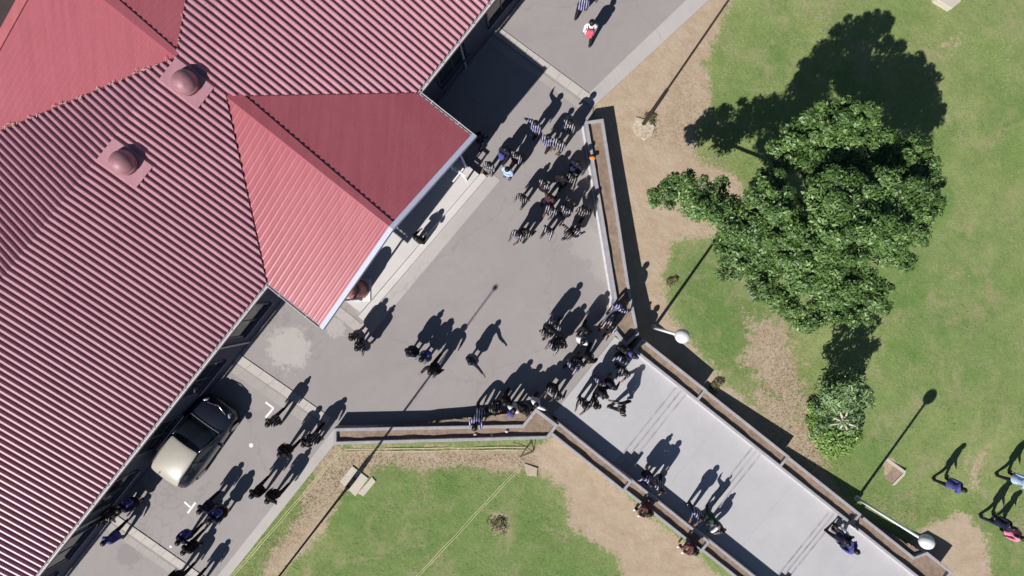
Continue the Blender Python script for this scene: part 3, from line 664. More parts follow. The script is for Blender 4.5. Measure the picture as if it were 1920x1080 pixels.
# ------------------------------------------------------------------ foliage
def leaves(name, lobes, count, size, m, parent, upb=.55, seed=3, aspect=.45, shell=.55, flat=.7, droop=0.):
    R = np.random.RandomState(seed); C = np.array([l[:3] for l in lobes]); rad = np.array([l[3] for l in lobes]); pr = rad ** 2.1; pr /= pr.sum()
    k = R.choice(len(lobes), count, p=pr); d = R.normal(size=(count, 3)); d /= np.linalg.norm(d, axis=1)[:, None]
    low = d[:, 2] < -.25; d[low, 2] *= -1
    # ragged radius: sub-clumps of leaves
    sub = R.normal(size=(len(lobes), 46, 3)); sub /= np.linalg.norm(sub, axis=2)[..., None]
    dots = np.einsum('ij,ikj->ik', d, sub[k]); best = dots.max(1); rr = np.clip((best - .72) / .25, 0, 1)
    t = (shell + (1 - shell) * R.rand(count) ** .5) * (.74 + .34 * rr) * (1 + .06 * R.normal(size=count))
    pos = C[k] + d * (rad[k] * t)[:, None] * np.array([1, 1, flat])
    nrm = d * (1 - upb) + np.array([0, 0, upb]) + R.normal(size=(count, 3)) * .38; nrm /= np.linalg.norm(nrm, axis=1)[:, None]
    tx = np.cross(nrm, R.normal(size=(count, 3))); tx /= np.linalg.norm(tx, axis=1)[:, None]; ty = np.cross(nrm, tx)
    s = size * (.65 + .7 * R.rand(count)); L_ = tx * s[:, None]; W_ = ty * (s * aspect)[:, None]; fold = nrm * (s * .12)[:, None]
    v = np.stack([pos - L_, pos + W_ * 1. + fold, pos + L_ - fold * (1 + droop), pos - W_ + fold], 1).reshape(-1, 3).astype(np.float32)
    me = bpy.data.meshes.new(name); n = count
    me.vertices.add(4 * n); me.vertices.foreach_set('co', v.ravel()); me.loops.add(4 * n); me.loops.foreach_set('vertex_index', np.arange(4 * n, dtype=np.int32))
    me.polygons.add(n); me.polygons.foreach_set('loop_start', np.arange(0, 4 * n, 4, dtype=np.int32)); me.update(calc_edges=True)
    tone = np.clip(R.rand(count) * .62 + .38 * R.rand(len(lobes))[k], 0, 1); tone = np.repeat(tone, 4).astype(np.float32)
    at = me.attributes.new('tone', 'FLOAT', 'POINT'); at.data.foreach_set('value', tone); me.materials.append(m)
    o = bpy.data.objects.new(name, me); COL.objects.link(o); o.parent = parent; return o
def lob(px_, py_, z, rpx):
    p = P(px_, py_, z); return (p.x, p.y, p.z, rpx / F * (H - z))
big0 = [lob(*q) for q in [(1247,366,3.1,26),(1282,356,3.3,30),(1300,385,3.1,28),(1335,380,4.0,42),(1378,412,5.2,44),(1368,455,4.4,36),
 (1500,255,4.6,44),(1548,228,5.0,40),(1600,222,5.2,38),(1625,215,5.1,24),(1478,290,4.4,40),(1520,290,4.5,42),(1570,262,4.9,42),(1640,262,4.7,34),(1680,285,4.5,40),(1725,300,4.2,34),(1738,345,3.9,30),(1690,318,4.2,34),
 (1448,340,5.0,32),(1425,372,5.4,36),(1465,390,5.6,38),(1428,430,5.0,40),
 (1545,360,5.6,46),(1590,350,5.9,44),(1640,362,5.6,46),(1690,372,5.0,44),(1735,385,4.2,30),(1765,342,3.6,12),(1560,410,5.9,50),(1615,412,5.8,50),(1670,420,5.2,48),(1712,430,4.4,36),(1500,425,5.1,48),
 (1455,470,4.5,44),(1400,480,4.0,38),(1372,505,3.2,30),(1430,525,3.9,38),(1510,480,5.0,46),(1560,475,5.3,40),(1610,470,5.1,38),(1665,470,4.4,36),(1700,488,3.6,26),
 (1470,565,3.8,36),(1500,520,4.5,42),(1550,530,4.7,42),(1600,530,4.5,42),(1640,545,3.8,34),(1500,600,3.1,26),(1535,585,3.7,36),(1580,580,3.9,34),(1620,580,3.4,28),(1655,575,3.0,16),(1600,310,4.5,36),(1655,325,4.4,34),(1545,320,4.6,32)]]
def clumps(L, k, lo, hi, seed):
    R_ = random.Random(seed); out = []
    for (x, y, z, r_) in L:
        out.append((x, y, z - r_ * .1, r_ * .80))
        for _ in range(k):
            t = R_.uniform(0, 6.283); e = R_.uniform(-.1, 1.2); q = r_ * R_.uniform(lo, hi); d_ = r_ * 1.02 - q * .55
            out.append((x + d_ * math.cos(t) * math.cos(e), y + d_ * math.sin(t) * math.cos(e), z + .75 * d_ * math.sin(e), q))
    return out
big = clumps([(x, y, z, r_ * (1.14 if i < 5 else 1.)) for i, (x, y, z, r_) in enumerate(big0)], 7, .22, .42, 21)
tb = Pg(1462, 432); tr = empty('tree', tb); tag(tr, 'large broad dark green tree with dense glossy foliage on the right lawn', 'tree')
cr = leaves('crown', big, 92000, .070, m_leafA, tr, seed=5, shell=.30, upb=.42); cr.location = -tb
b = MB(); top = Vector((.9, .6, 3.2)); b.tube([(0, 0, -.2), (.05, .05, .5), (.3, .2, 1.5), (.7, .5, 2.6)], [.36, .26, .21, .17], 10)
trunk = b.build('trunk', m_bark, tr, True)
b = MB(); R2 = random.Random(4)
for l_ in big0[::2]:
    e = Vector(l_[:3]) - tb; m0 = Vector((.7, .5, 2.4)); mid = m0.lerp(e, .5) + Vector((R2.uniform(-.2, .2), R2.uniform(-.2, .2), -.25)); b.tube([m0 * R2.uniform(.7, 1.), mid, e], [.11, .06, .02], 6)
b.build('limb', m_bark, tr, True)

st = Pg(1560, 772); tr = empty('small_tree', st); tag(tr, 'small grey green tree with bare pale branches at its lower edge', 'tree')
sm = [lob(*q) for q in [(1572,745,1.9,36),(1600,730,1.8,32),(1560,725,2.3,34),(1590,765,1.6,30),(1615,745,1.3,22),(1545,760,1.5,26),(1580,715,2.2,26),(1548,790,1.0,22),(1590,795,.9,22),(1590,730,3.1,26),(1570,742,2.9,24),(1566,756,.6,34),(1592,748,.7,34)]]
sm = clumps(sm, 3, .3, .5, 4)
cr = leaves('crown', sm, 5200, .115, m_leafB, tr, seed=9, aspect=.26, droop=1.5, upb=.35); cr.location = -st
b = MB(); b.tube([(0, 0, -.2), (.1, 0, .8), (.2, .1, 1.8)], [.12, .09, .05], 8); b.build('trunk', m_bark, tr, True)
sc = P(1578, 789, 1.5) - st
for (ex, ey, bz) in ((1556, 797, .25), (1562, 783, .25), (1574, 770, .3), (1589, 770, .35), (1604, 779, .2), (1606, 800, .15), (1588, 806, .2), (1575, 803, .1)):
    e = P(ex, ey, 1.6 + bz) - st; b = MB(); b.tube([sc, sc.lerp(e, .5) + Vector((0, 0, .12)), e], [.04, .05, .022], 7); b.build('branch', m_bone, tr, True)
b = MB(); b.tube([(.1, -.05, .6), sc], [.07, .05], 8); b.build('branch', m_bone, tr, True)
bs_ = Pg(1556, 815); tr = empty('bush', bs_); tag(tr, 'bright green low bush directly below the small tree', 'bush')
bu = [lob(*q) for q in [(1545,812,-.35,26),(1570,822,-.35,28),(1590,815,-.4,22),(1558,835,-.45,22),(1530,790,-.45,16),(1525,765,-.4,12)]]
bu = [(x, y, z, r_ * 1.1) for x, y, z, r_ in bu]
cr = leaves('foliage', bu, 4200, .062, m_leafC, tr, seed=12, upb=.5, aspect=.55); cr.location = -bs_
b = MB()
for k in range(6): b.tube([(0, 0, -.1), (.35 * math.cos(k), .35 * math.sin(k), .45)], [.02, .01], 5)
b.build('stem', m_bark, tr)
for (x, y, rr_, lb) in ((1262, 525, 12, 'dry tussock beside the shadow of the long planter'), (932, 985, 20, 'dry grass tussock in the middle of the bottom lawn'), (1345, 722, 16, 'olive weed clump beside the second stepped planter'), (1220, 222, 12, 'dry weeds growing round the slab of the leaning pole')):
    g0 = Pg(x, y); tr = empty('grass_tussock', g0); tag(tr, lb, 'tussock', 'dry tussocks on the lawns'); rm = rr_ / 44
    cr = leaves('blades', [(g0.x + random.uniform(-rm, rm) * .6, g0.y + random.uniform(-rm, rm) * .6, g0.z + .03, rm * .5) for _ in range(7)], 420, .06, m_leafD, tr, seed=int(x), aspect=.22, flat=.5, upb=.2); cr.location = -g0

def cover_at(x, y, tab):
    c = np.zeros(x.shape)
    for poly, st_, soft in tab:
        pl = [Pg(*p) for p in poly]; c = np.maximum(c, st_ * np.clip(.5 - seg_dist(x, y, pl) / (2 * soft), 0, 1))
    return c
def build_grass():
    R = np.random.RandomState(31); N = 330000
    x = R.uniform(-14, 23, N); y = R.uniform(-14, 14, N); A = x * U.x + y * U.y; B = x * M.x + y * M.y
    ok = ((A > 1.55) & (B < -3)) | ((B < -3) & (A < -4.15))
    pl_ = seg_dist(x, y, plaza); wk_ = (A > -4.1) & (A < 1.5) & (B < -3.2)
    s1 = seg_dist(x, y, [AB(*p) for p in ((7.0, 2.28), (7.56, 1.75), (2.68, -3.55), (1.5, -4.95), (.77, -4.85), (2.02, -3.24))])
    s2 = seg_dist(x, y, [P(*p, .3) for p in ((625, 803), (980, 796), (1047, 797), (1028, 823), (625, 834))])
    ok = (pl_ > .03) & ~wk_ & (s1 > .05) & (s2 > .05) & (B < 3)
    x, y = x[ok], y[ok]; d = cover_at(x, y, DIRT); t = cover_at(x, y, TUFT)
    nz = np.array([mnoise.noise(Vector((a * 1.1, b_ * 1.1, 3.))) + .6 * mnoise.noise(Vector((a * 3.7, b_ * 3.7, 9.))) for a, b_ in zip(x, y)])
    keep = R.rand(len(x)) < np.clip((.62 - d) * 1.1 + .55 * nz, 0, 1) * (.45 + .55 * (nz > 0)) + .16 * t * (nz > .1)
    x, y, d, t = x[keep], y[keep], d[keep], t[keep]; n_ = len(x); print('blades', n_)
    z = np.array([G(a, b_) for a, b_ in zip(x, y)])
    th = R.uniform(0, 6.283, n_); L = R.uniform(.025, .065, n_); up = R.uniform(.2, .9, n_); wd = R.uniform(.006, .013, n_)
    dx, dy = np.cos(th), np.sin(th); p = np.stack([x, y, z - .005], -1); e = np.stack([dx * L, dy * L, L * up], -1); s_ = np.stack([-dy * wd, dx * wd, 0 * wd], -1)
    v = np.stack([p - s_, p + s_, p + e + s_ * .4, p + e - s_ * .4], 1).reshape(-1, 3).astype(np.float32)
    me = bpy.data.meshes.new('grass'); me.vertices.add(4 * n_); me.vertices.foreach_set('co', v.ravel()); me.loops.add(4 * n_); me.loops.foreach_set('vertex_index', np.arange(4 * n_, dtype=np.int32))
    me.polygons.add(n_); me.polygons.foreach_set('loop_start', np.arange(0, 4 * n_, 4, dtype=np.int32)); me.update(calc_edges=True)
    big_ = np.array([mnoise.noise(Vector((a * .35, b_ * .35, 5.))) for a, b_ in zip(x, y)]); tone = np.clip(.22 + .45 * big_ + .5 * R.rand(n_) ** 1.5 + .35 * (d > .3) * R.rand(n_), 0, 1); at = me.attributes.new('tone', 'FLOAT', 'POINT'); at.data.foreach_set('value', np.repeat(tone, 4).astype(np.float32))
    me.materials.append(leaf_material('grass_blades', [(.07, .13, .03), (.19, .29, .085), (.42, .40, .22)], .7)); o = bpy.data.objects.new('grass', me); COL.objects.link(o); tag(o, kind='stuff')
build_grass()

# ------------------------------------------------------------------ car
def loft(stations, mirror=True):
    """stations: list of cross sections, each a list of (y, z) half profile from bottom to centre top; x given first"""
    b = MB(); n = len(stations[0][1]); m_ = 2 * n - 1
    for x, pr in stations:
        full = [(y, z) for y, z in pr] + [(-y, z) for y, z in pr[-2::-1]]
        b.v += [(x, y, z) for y, z in full]
    for i in range(len(stations) - 1):
        for k in range(m_ - 1): b.f.append((i * m_ + k, (i + 1) * m_ + k, (i + 1) * m_ + k + 1, i * m_ + k + 1))
    b.f.append(tuple(range(m_))); b.f.append(tuple(range(len(stations) * m_ - 1, (len(stations) - 1) * m_ - 1, -1)))
    return b
def finish(o, lv=1):
    me = o.data; bm = bmesh.new(); bm.from_mesh(me); bmesh.ops.recalc_face_normals(bm, faces=bm.faces[:]); bm.to_mesh(me); bm.free(); me.shade_smooth()
    if lv: md = o.modifiers.new('s', 'SUBSURF'); md.levels = lv; md.render_levels = lv
    return o
def build_car():
    f_ = P(419, 753, .6); r_ = P(315, 897, .8); f_.z = r_.z = 0; d = (f_ - r_).normalized(); c = (f_ + r_) / 2; L = (f_ - r_).length
    car = empty('parked_car', c, math.atan2(d.y, d.x)); tag(car, 'dark hatchback parked beside the long roof with sky glare painted pale on its roof', 'car')
    k = L / 4.0
    paint = mat('dark_blue_black_paint', (.012, .014, .028), .28, .5, var=.05, coat=.6)
    pale = mat('painted_roof_glare', (.335, .315, .275), .42, .5, var=.04, coat=.2)  # reflection of the bright sky on the dark roof, painted as a pale colour
    def sec(hw, z0, zb, zt, hb): return [(hw * .80, z0), (hw * .97, z0 + .06), (hw, z0 + .22), (hw * .995, zb - .12), (hw * hb, zb), (hw * hb * .6, zt), (0, zt + .01)]
    stn = [(-2.0, sec(.62, .38, .66, .70, .9)), (-1.96, sec(.74, .26, .80, .86, .93)), (-1.8, sec(.82, .20, .93, .96, .95)), (-1.4, sec(.85, .18, .96, .99, .95)), (-.6, sec(.86, .18, .95, .99, .95)), (.1, sec(.86, .18, .93, .97, .95)), (.75, sec(.855, .18, .90, .97, .94)), (1.25, sec(.84, .18, .84, .92, .91)), (1.65, sec(.79, .19, .75, .82, .88)), (1.88, sec(.68, .22, .62, .69, .86)), (1.98, sec(.50, .32, .50, .55, .85))]
    stn = [(x * k, p) for x, p in stn]; body = finish(loft(stn).build('body', paint, car), 2)
    # greenhouse
    def gs(hw, z0, hr, zt): return [(hw, z0), (hw * .985, z0 + .05), (hr + (hw - hr) * .35, z0 + (zt - z0) * .6), (hr, zt - .04), (hr * .82, zt), (0, zt + .03)]
    gh = [(-1.93, gs(.66, .84, .60, .90)), (-1.80, gs(.74, .92, .62, 1.16)), (-1.52, gs(.78, .94, .61, 1.41)), (-1.0, gs(.79, .94, .61, 1.49)), (-.35, gs(.79, .93, .60, 1.51)), (.12, gs(.785, .92, .59, 1.46)), (.5, gs(.775, .91, .62, 1.24)), (.98, gs(.72, .90, .62, .96))]
    gh = [(x * k, p) for x, p in gh]; gb = finish(loft(gh).build('windows', m_glass, car), 1)
    # roof shell from the same stations, lifted
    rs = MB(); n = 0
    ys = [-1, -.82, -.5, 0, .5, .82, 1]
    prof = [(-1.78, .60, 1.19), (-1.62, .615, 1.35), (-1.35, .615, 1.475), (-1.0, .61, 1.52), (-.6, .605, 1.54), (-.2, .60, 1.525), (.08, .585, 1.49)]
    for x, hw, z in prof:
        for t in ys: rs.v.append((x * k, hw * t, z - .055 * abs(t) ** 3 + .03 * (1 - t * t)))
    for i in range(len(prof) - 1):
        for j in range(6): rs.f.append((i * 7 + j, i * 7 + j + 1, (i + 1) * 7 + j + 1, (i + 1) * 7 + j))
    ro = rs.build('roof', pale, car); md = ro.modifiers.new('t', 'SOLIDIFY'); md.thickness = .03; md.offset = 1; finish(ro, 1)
    for s_ in (-1, 1):
        b = MB(); b.tube([(.98 * k, s_ * .70, .95), (.5 * k, s_ * .64, 1.24), (.10 * k, s_ * .585, 1.47)], .028, 6); b.build('pillar', paint, car, True)
        b = MB(); b.tube([(-.45 * k, s_ * .79, .95), (-.45 * k, s_ * .60, 1.47)], .028, 6); b.build('pillar', paint, car, True)
        b = MB(); b.tube([(-1.3 * k, s_ * .60, 1.5), (-.6 * k, s_ * .62, 1.54), (0, s_ * .60, 1.5)], .016, 6); b.build('roof_rail', mat('grey_rubber', (.1, .1, .11), .5), car, True)
        b = MB(); b.lathe((.62 * k, s_ * .97, .97), sphere_prof(.12, 8, -.99, .99), 12, (.7, 1.05)); mo = b.build('mirror', paint, car, True)
        b = MB(); b.bar((.66 * k, s_ * .80, .93), (.63 * k, s_ * .92, .96), .025, .02); b.build('mirror_arm', paint, mo)
        b = MB(); hv = [(1.58, .68, .80), (1.80, .60, .70), (1.89, .45, .64), (1.70, .44, .76)]; b.add([(x * k, s_ * y, z + .035) for x, y, z in hv] + [(x * k, s_ * y, z - .05) for x, y, z in hv], [(0, 1, 2, 3), (4, 7, 6, 5), (0, 4, 5, 1), (1, 5, 6, 2), (2, 6, 7, 3), (3, 7, 4, 0)])
        finish(b.build('headlight', mat('headlight_lens', (.42, .42, .50), .12, .6, var=.2, scale=14), car), 1)
        b = MB(); b.box((-1.87 * k, s_ * .58, .80), (.05, .11, .12)); bevel(b.build('taillight', mat('tail_lens', (.35, .02, .02), .2, .5), car), .03)
        for x in (-1.25, 1.28):
            b = MB(); b.lathe((0, 0, 0), [(.24, -.10), (.30, -.09), (.315, -.03), (.315, .03), (.30, .09), (.24, .10)], 22)
            wh = empty('wheel', (x * k, s_ * .76, .315)); wh.parent = car; wh.rotation_euler = (math.pi / 2, 0, 0)
            b.build('tyre', mat('tyre_rubber', (.015, .015, .015), .9, .1), wh, True)
            b = MB(); b.lathe((0, 0, 0), [(.22, -.105), (.22, .105)], 18); b.build('rim', mat('alloy', (.4, .4, .42), .3, .5, metal=.8), wh)
    b = MB(); b.tube([(.98 * k, y, .955 + .02 * (1 - (y / .7) ** 2)) for y in (-.66, -.33, 0, .33, .66)], .014, 6); b.build('wiper_cowl', mat('grey_trim', (.22, .22, .25), .4), car, True)
    b = MB(); b.tube([(1.70 * k, -.42, .80), (1.83 * k, 0, .76), (1.70 * k, .42, .80)], .02, 6); b.build('grille_trim', mat('chrome_trim', (.5, .5, .55), .2, .5, metal=.9), car, True)
    car.scale = (1, 1.10, 1.08)
    b = MB(); b.lathe((-1.62 * k, .18, 1.46), [(.03, 0), (.025, .05), (.008, .12)], 8); b.build('aerial', m_glass, car)
build_car()

# ------------------------------------------------------------------ people
exec_people = True
SKIN = [mat('skin_a', (.16, .085, .05), .6, .3, var=.05), mat('skin_b', (.24, .14, .09), .6, .3, var=.05)]
HAIR = mat('black_hair', (.010, .008, .008), .5, .3, var=.3, scale=40)
SHOE = mat('black_shoe', (.012, .012, .014), .3, .5); WSHOE = mat('white_shoe', (.6, .6, .6), .6, .3)
TOPM = dict(stripe=stripe_material('striped_blazer', (.018, .018, .036), (.36, .35, .38), .085, .38), stripeb=stripe_material('blue_striped_blazer', (.022, .022, .085), (.34, .34, .46), .085, .38),
    dstripe=stripe_material('dark_striped_blazer', (.014, .013, .018), (.30, .28, .27), .085, .28),
    black=mat('black_cloth', (.016, .014, .018), .85, .15), navy=mat('navy_cloth', (.018, .020, .05), .85, .15), white=mat('white_cloth', (.62, .61, .63), .85, .15),
    lblue=mat('light_blue_cloth', (.36, .47, .72), .85, .15), blue=mat('blue_cloth', (.07, .075, .26), .85, .15), red=mat('red_cloth', (.55, .10, .14), .8, .15),
    pink=mat('pink_cloth', (.70, .22, .34), .8, .15), green=mat('dark_green_cloth', (.02, .05, .035), .85, .15), maroon=mat('maroon_cloth', (.09, .03, .04), .85, .15), grey=mat('grey_cloth', (.12, .12, .16), .85, .15))
def skeleton(pose):
    J = {}; E = []
    def j(n, p, r, par=None):
        J[n] = (Vector(p), r)
        if par: E.append((par, n))
    lean = pose.get('lean', 0.); sit = pose.get('sit', False); hz = .90
    def up(y, z):  # lean the trunk forward about the hips
        dz = z - hz; return (y + dz * math.sin(lean), hz + dz * math.cos(lean))
    def T(x, y, z): yy, zz = up(y, z); return (x, yy, zz)
    j('pelvis', (0, 0, hz), .125); j('waist', T(0, 0, 1.04), .112, 'pelvis'); j('chest', T(0, .01, 1.22), .135, 'waist'); j('upper', T(0, 0, 1.33), .10, 'chest')
    j('neck', T(0, .0, 1.42), .050, 'upper'); j('jaw', T(0, .03, 1.49), .066, 'neck'); j('head', T(0, .018, 1.56), .088, 'jaw'); j('crown', T(0, .005, 1.63), .062, 'head'); j('nose', T(0, .115, 1.545), .012, 'head')
    for s, sx in (('L', -1), ('R', 1)):
        j('ear' + s, T(sx * .092, .01, 1.55), .014, 'head')
        sh = Vector(T(sx * .17, 0, 1.35)); j('sh' + s, sh, .062, 'upper')
        a = pose.get('arm' + s, (0., .12, .1, .2))  # swing fwd, out, elbow bend, -
        if len(a) == 4: el = sh + Vector((sx * math.sin(a[1]) * .27, math.sin(a[0]) * .27 * math.cos(a[1]), -math.cos(a[0]) * math.cos(a[1]) * .27)); fa = a[0] + a[2]; wr = el + Vector((sx * math.sin(a[1] * .6) * .24 + sx * a[3] * -.1, math.sin(fa) * .24, -math.cos(fa) * .24))
        else: el = sh + Vector((sx * a[0], a[1], a[2])); wr = el + Vector((sx * a[3], a[4], a[5]))
        j('el' + s, el, .043, 'sh' + s); j('wr' + s, wr, .028, 'el' + s); d = (wr - el).normalized(); pm = wr + d * .06; j('palm' + s, pm, .034, 'wr' + s)
        sd = d.cross(Vector((0, 0, 1)) if abs(d.z) < .8 else Vector((1, 0, 0))).normalized(); cu = d.cross(sd)
        for i, (o_, ln) in enumerate(((-.030, .055), (-.010, .068), (.010, .064), (.028, .050))):
            p1 = pm + sd * o_ + d * .045; p2 = p1 + d * ln * .5 + cu * .006; p3 = p2 + d * ln * .4 + cu * .018
            j(f'f{i}a{s}', p1, .0085, 'palm' + s); j(f'f{i}b{s}', p2, .008, f'f{i}a{s}'); j(f'f{i}c{s}', p3, .007, f'f{i}b{s}')
        t1 = wr + d * .035 + sd * -.042; j('ta' + s, t1, .010, 'palm' + s); j('tb' + s, t1 + d * .035 - sd * .012 + cu * .012, .008, 'ta' + s)
        hp = Vector((sx * .088, 0, hz - .05)); j('hip' + s, hp, .088, 'pelvis'); g = pose.get('leg' + s, (0., 0., .03))
        kn = hp + Vector((sx * .01 + sx * math.sin(g[2]) * .2, math.sin(g[0]) * .40, -math.cos(g[0]) * .40)); fa = g[0] - g[1]
        an = kn + Vector((sx * math.sin(g[2]) * .1, math.sin(fa) * .38, -math.cos(fa) * .38)); j('kn' + s, kn, .060, 'hip' + s); j('an' + s, an, .040, 'kn' + s)
        pit = -g[1] * .5; j('toe' + s, an + Vector((0, .15, -.045 + .10 * min(0, pit))), .036, 'an' + s); j('heel' + s, an + Vector((0, -.04, -.03)), .036, 'an' + s)
    mz_ = min(p.z - r for n, (p, r) in J.items() if n.startswith(('toe', 'heel')))
    if not sit:
        for n in J: J[n] = (J[n][0] - Vector((0, 0, mz_)), J[n][1])
    return J, E
REG = {}
def region(bn):
    p, c = bn
    for q in (c,):
        if q in ('waist', 'chest', 'upper'): return 'top'
        if q.startswith('sh') or q.startswith('el') or q.startswith('wr'): return 'top'
        if q.startswith('hip') or q.startswith('kn') or q.startswith('an'): return 'leg'
        if q.startswith('toe') or q.startswith('heel'): return 'foot'
    return 'skin'
def make_body(name, pose):
    J, E = skeleton(pose); names = list(J); idx = {n: i for i, n in enumerate(names)}
    me = bpy.data.meshes.new(name); me.from_pydata([J[n][0] for n in names], [(idx[a], idx[b]) for a, b in E], []); me.update()
    o = bpy.data.objects.new(name, me); COL.objects.link(o)
    o.modifiers.new('skin', 'SKIN'); md = o.modifiers.new('sub', 'SUBSURF'); md.levels = 1; md.render_levels = 1
    lay = me.skin_vertices[0]
    for n, i in idx.items():
        r = J[n][1]; rx = ry = r
        if n in ('chest', 'upper'): rx, ry = r * 1.22, r * .82
        if n in ('pelvis', 'waist'): rx, ry = r * 1.12, r * .85
        lay.data[i].radius = (rx, ry)
    lay.data[idx['pelvis']].use_root = True
    dg = bpy.context.evaluated_depsgraph_get(); dg.update(); ev = bpy.data.meshes.new_from_object(o.evaluated_get(dg)); bpy.data.objects.remove(o)
    ev.name = name; ev.shade_smooth()
    # nearest bone per vertex
    V = np.empty(len(ev.vertices) * 3, np.float32); ev.vertices.foreach_get('co', V); V = V.reshape(-1, 3); best = np.full(len(V), 1e9); reg = np.zeros(len(V), int); RN_ = ['skin', 'top', 'leg', 'foot']
    for (a, b_) in E:
        pa, pb = np.array(J[a][0]), np.array(J[b_][0]); e = pb - pa; t = np.clip(((V - pa) @ e) / (e @ e), 0, 1); rad = J[a][1] + (J[b_][1] - J[a][1]) * t
        d = np.linalg.norm(V - pa - t[:, None] * e, axis=1) - rad; m_ = d < best; best[m_] = d[m_]; reg[m_] = RN_.index(region((a, b_)))
    return ev, reg, J
def clothing(ev, reg, which, name, off, extra=None):
    N = np.empty(len(ev.vertices) * 3, np.float32); ev.vertices.foreach_get('normal', N); N = N.reshape(-1, 3)
    V = np.empty(len(ev.vertices) * 3, np.float32); ev.vertices.foreach_get('co', V); V = V.reshape(-1, 3)
    keep = []; used = {}
    for p in ev.polygons:
        vs = list(p.vertices)
        if sum(reg[v] in which for v in vs) >= 3 or all(reg[v] in which for v in vs):
            if extra and not extra(p.center): continue
            keep.append(vs)
    vs_ = []; fs = []
    for f in keep:
        g = []
        for v in f:
            if v not in used: used[v] = len(vs_); vs_.append(tuple(V[v] + N[v] * off))
            g.append(used[v])
        fs.append(g)
    me = bpy.data.meshes.new(name); me.from_pydata(vs_, [], fs); me.update(); me.shade_smooth(); return me
def hair_mesh(J, kind):
    c = J['head'][0] + Vector((0, -.008, .018)); b = MB(); n = 18; prof = sphere_prof(1., 12, -.75 if kind != 'short' else -.35, .999)
    v = []; 
    for (r, z) in prof:
        for k in range(n):
            t = 2 * math.pi * k / n; x, y = math.cos(t), math.sin(t); face = max(0, y) ** 2 * (1 if z < .25 else 0) * .55
            v.append((c.x + .102 * r * x, c.y + .118 * r * y * (1 - face), c.z + .112 * z + (.02 if y > 0 and z < .2 else 0) * 1))
    f = [(i * n + k, i * n + (k + 1) % n, (i + 1) * n + (k + 1) % n, (i + 1) * n + k) for i in range(len(prof) - 1) for k in range(n)] + [tuple(range((len(prof) - 1) * n, len(prof) * n))]
    b.add(v, f)
    if kind == 'bun': b.lathe(c + Vector((0, -.13, .05)), sphere_prof(.055, 7, -.99, .99), 12)
    if kind == 'long': b.tube([c + Vector((0, -.09, .02)), c + Vector((0, -.15, -.08)), c + Vector((0, -.15, -.24)), c + Vector((0, -.13, -.36))], [.05, .06, .05, .015], 10)
    me = bpy.data.meshes.new('hair'); me.from_pydata(b.v, [], b.f); me.update(); me.shade_smooth(); return me
def skirt_mesh(J):
    c = J['pelvis'][0]; b = MB(); n = 36; rows = [(.125, .12), (.165, .02), (.185, -.12), (.205, -.26), (.225, -.38)]; v = []
    for i, (r, z) in enumerate(rows):
        for k in range(n):
            t = 2 * math.pi * k / n; q = r * (1 + .045 * (i / 4) * (1 if k % 2 else -1)); v.append((c.x + q * 1.12 * math.cos(t), c.y + q * .92 * math.sin(t), c.z + z))
    b.add(v, [(i * n + k, (i + 1) * n + k, (i + 1) * n + (k + 1) % n, i * n + (k + 1) % n) for i in range(len(rows) - 1) for k in range(n)])
    me = bpy.data.meshes.new('skirt'); me.from_pydata(b.v, [], b.f); me.update(); return me
POSES = dict(
    stand=dict(), relax=dict(armL=(.1, .2, .3, 0), armR=(-.1, .1, .1, 0), legL=(.06, .05, .12), legR=(-.05, .0, .1)),
    walk=dict(legL=(.30, .05, .03), legR=(-.24, .28, .03), armL=(-.28, .10, .25, 0), armR=(.3, .10, .35, 0), lean=.05),
    walkb=dict(legR=(.30, .05, .03), legL=(-.24, .28, .03), armR=(-.28, .10, .25, 0), armL=(.3, .10, .35, 0), lean=.05),
    stride=dict(legL=(.42, .08, .06), legR=(-.40, .3, .06), armL=(-.5, .2, .5, 0), armR=(.5, .2, .5, 0), lean=.1),
    armout=dict(armL=(.22, .06, -.12, .23, .08, .02), armR=(0, .1, .1, 0), legL=(.04, 0, .05), legR=(-.04, 0, .02)),
    hips=dict(armL=(.17, -.02, -.19, -.15, .08, -.16), armR=(.17, -.02, -.19, -.15, .08, -.16), legL=(0, 0, .18), legR=(0, 0, .18)),
    hold=dict(armL=(.03, .05, -.26, -.06, .22, .04), armR=(.03, .05, -.26, -.06, .22, .04), legL=(.05, 0, .06), legR=(-.05, 0, .05)),
    wave=dict(armR=(.16, .1, .16, .02, .06, .22), armL=(0, .12, .2, 0), legL=(.2, .1, .04), legR=(-.2, .2, .04)),
    bend=dict(lean=.95, armL=(.02, .16, -.2, -.02, .1, -.2), armR=(.02, .16, -.2, -.02, .1, -.2), legL=(.05, 0, .25), legR=(-.08, 0, .25)),
    sit=dict(sit=True, legL=(1.45, 1.25, .12), legR=(1.42, 1.4, .10), armL=(.35, .15, .5, .4), armR=(.35, .15, .5, .4), lean=.12),
    sprawl=dict(sit=True, legL=(1.35, .35, .1), legR=(1.3, .3, .12), armL=(-.4, .3, .1, 0), armR=(.3, .2, .5, .3), lean=-.1))
BOD = {}
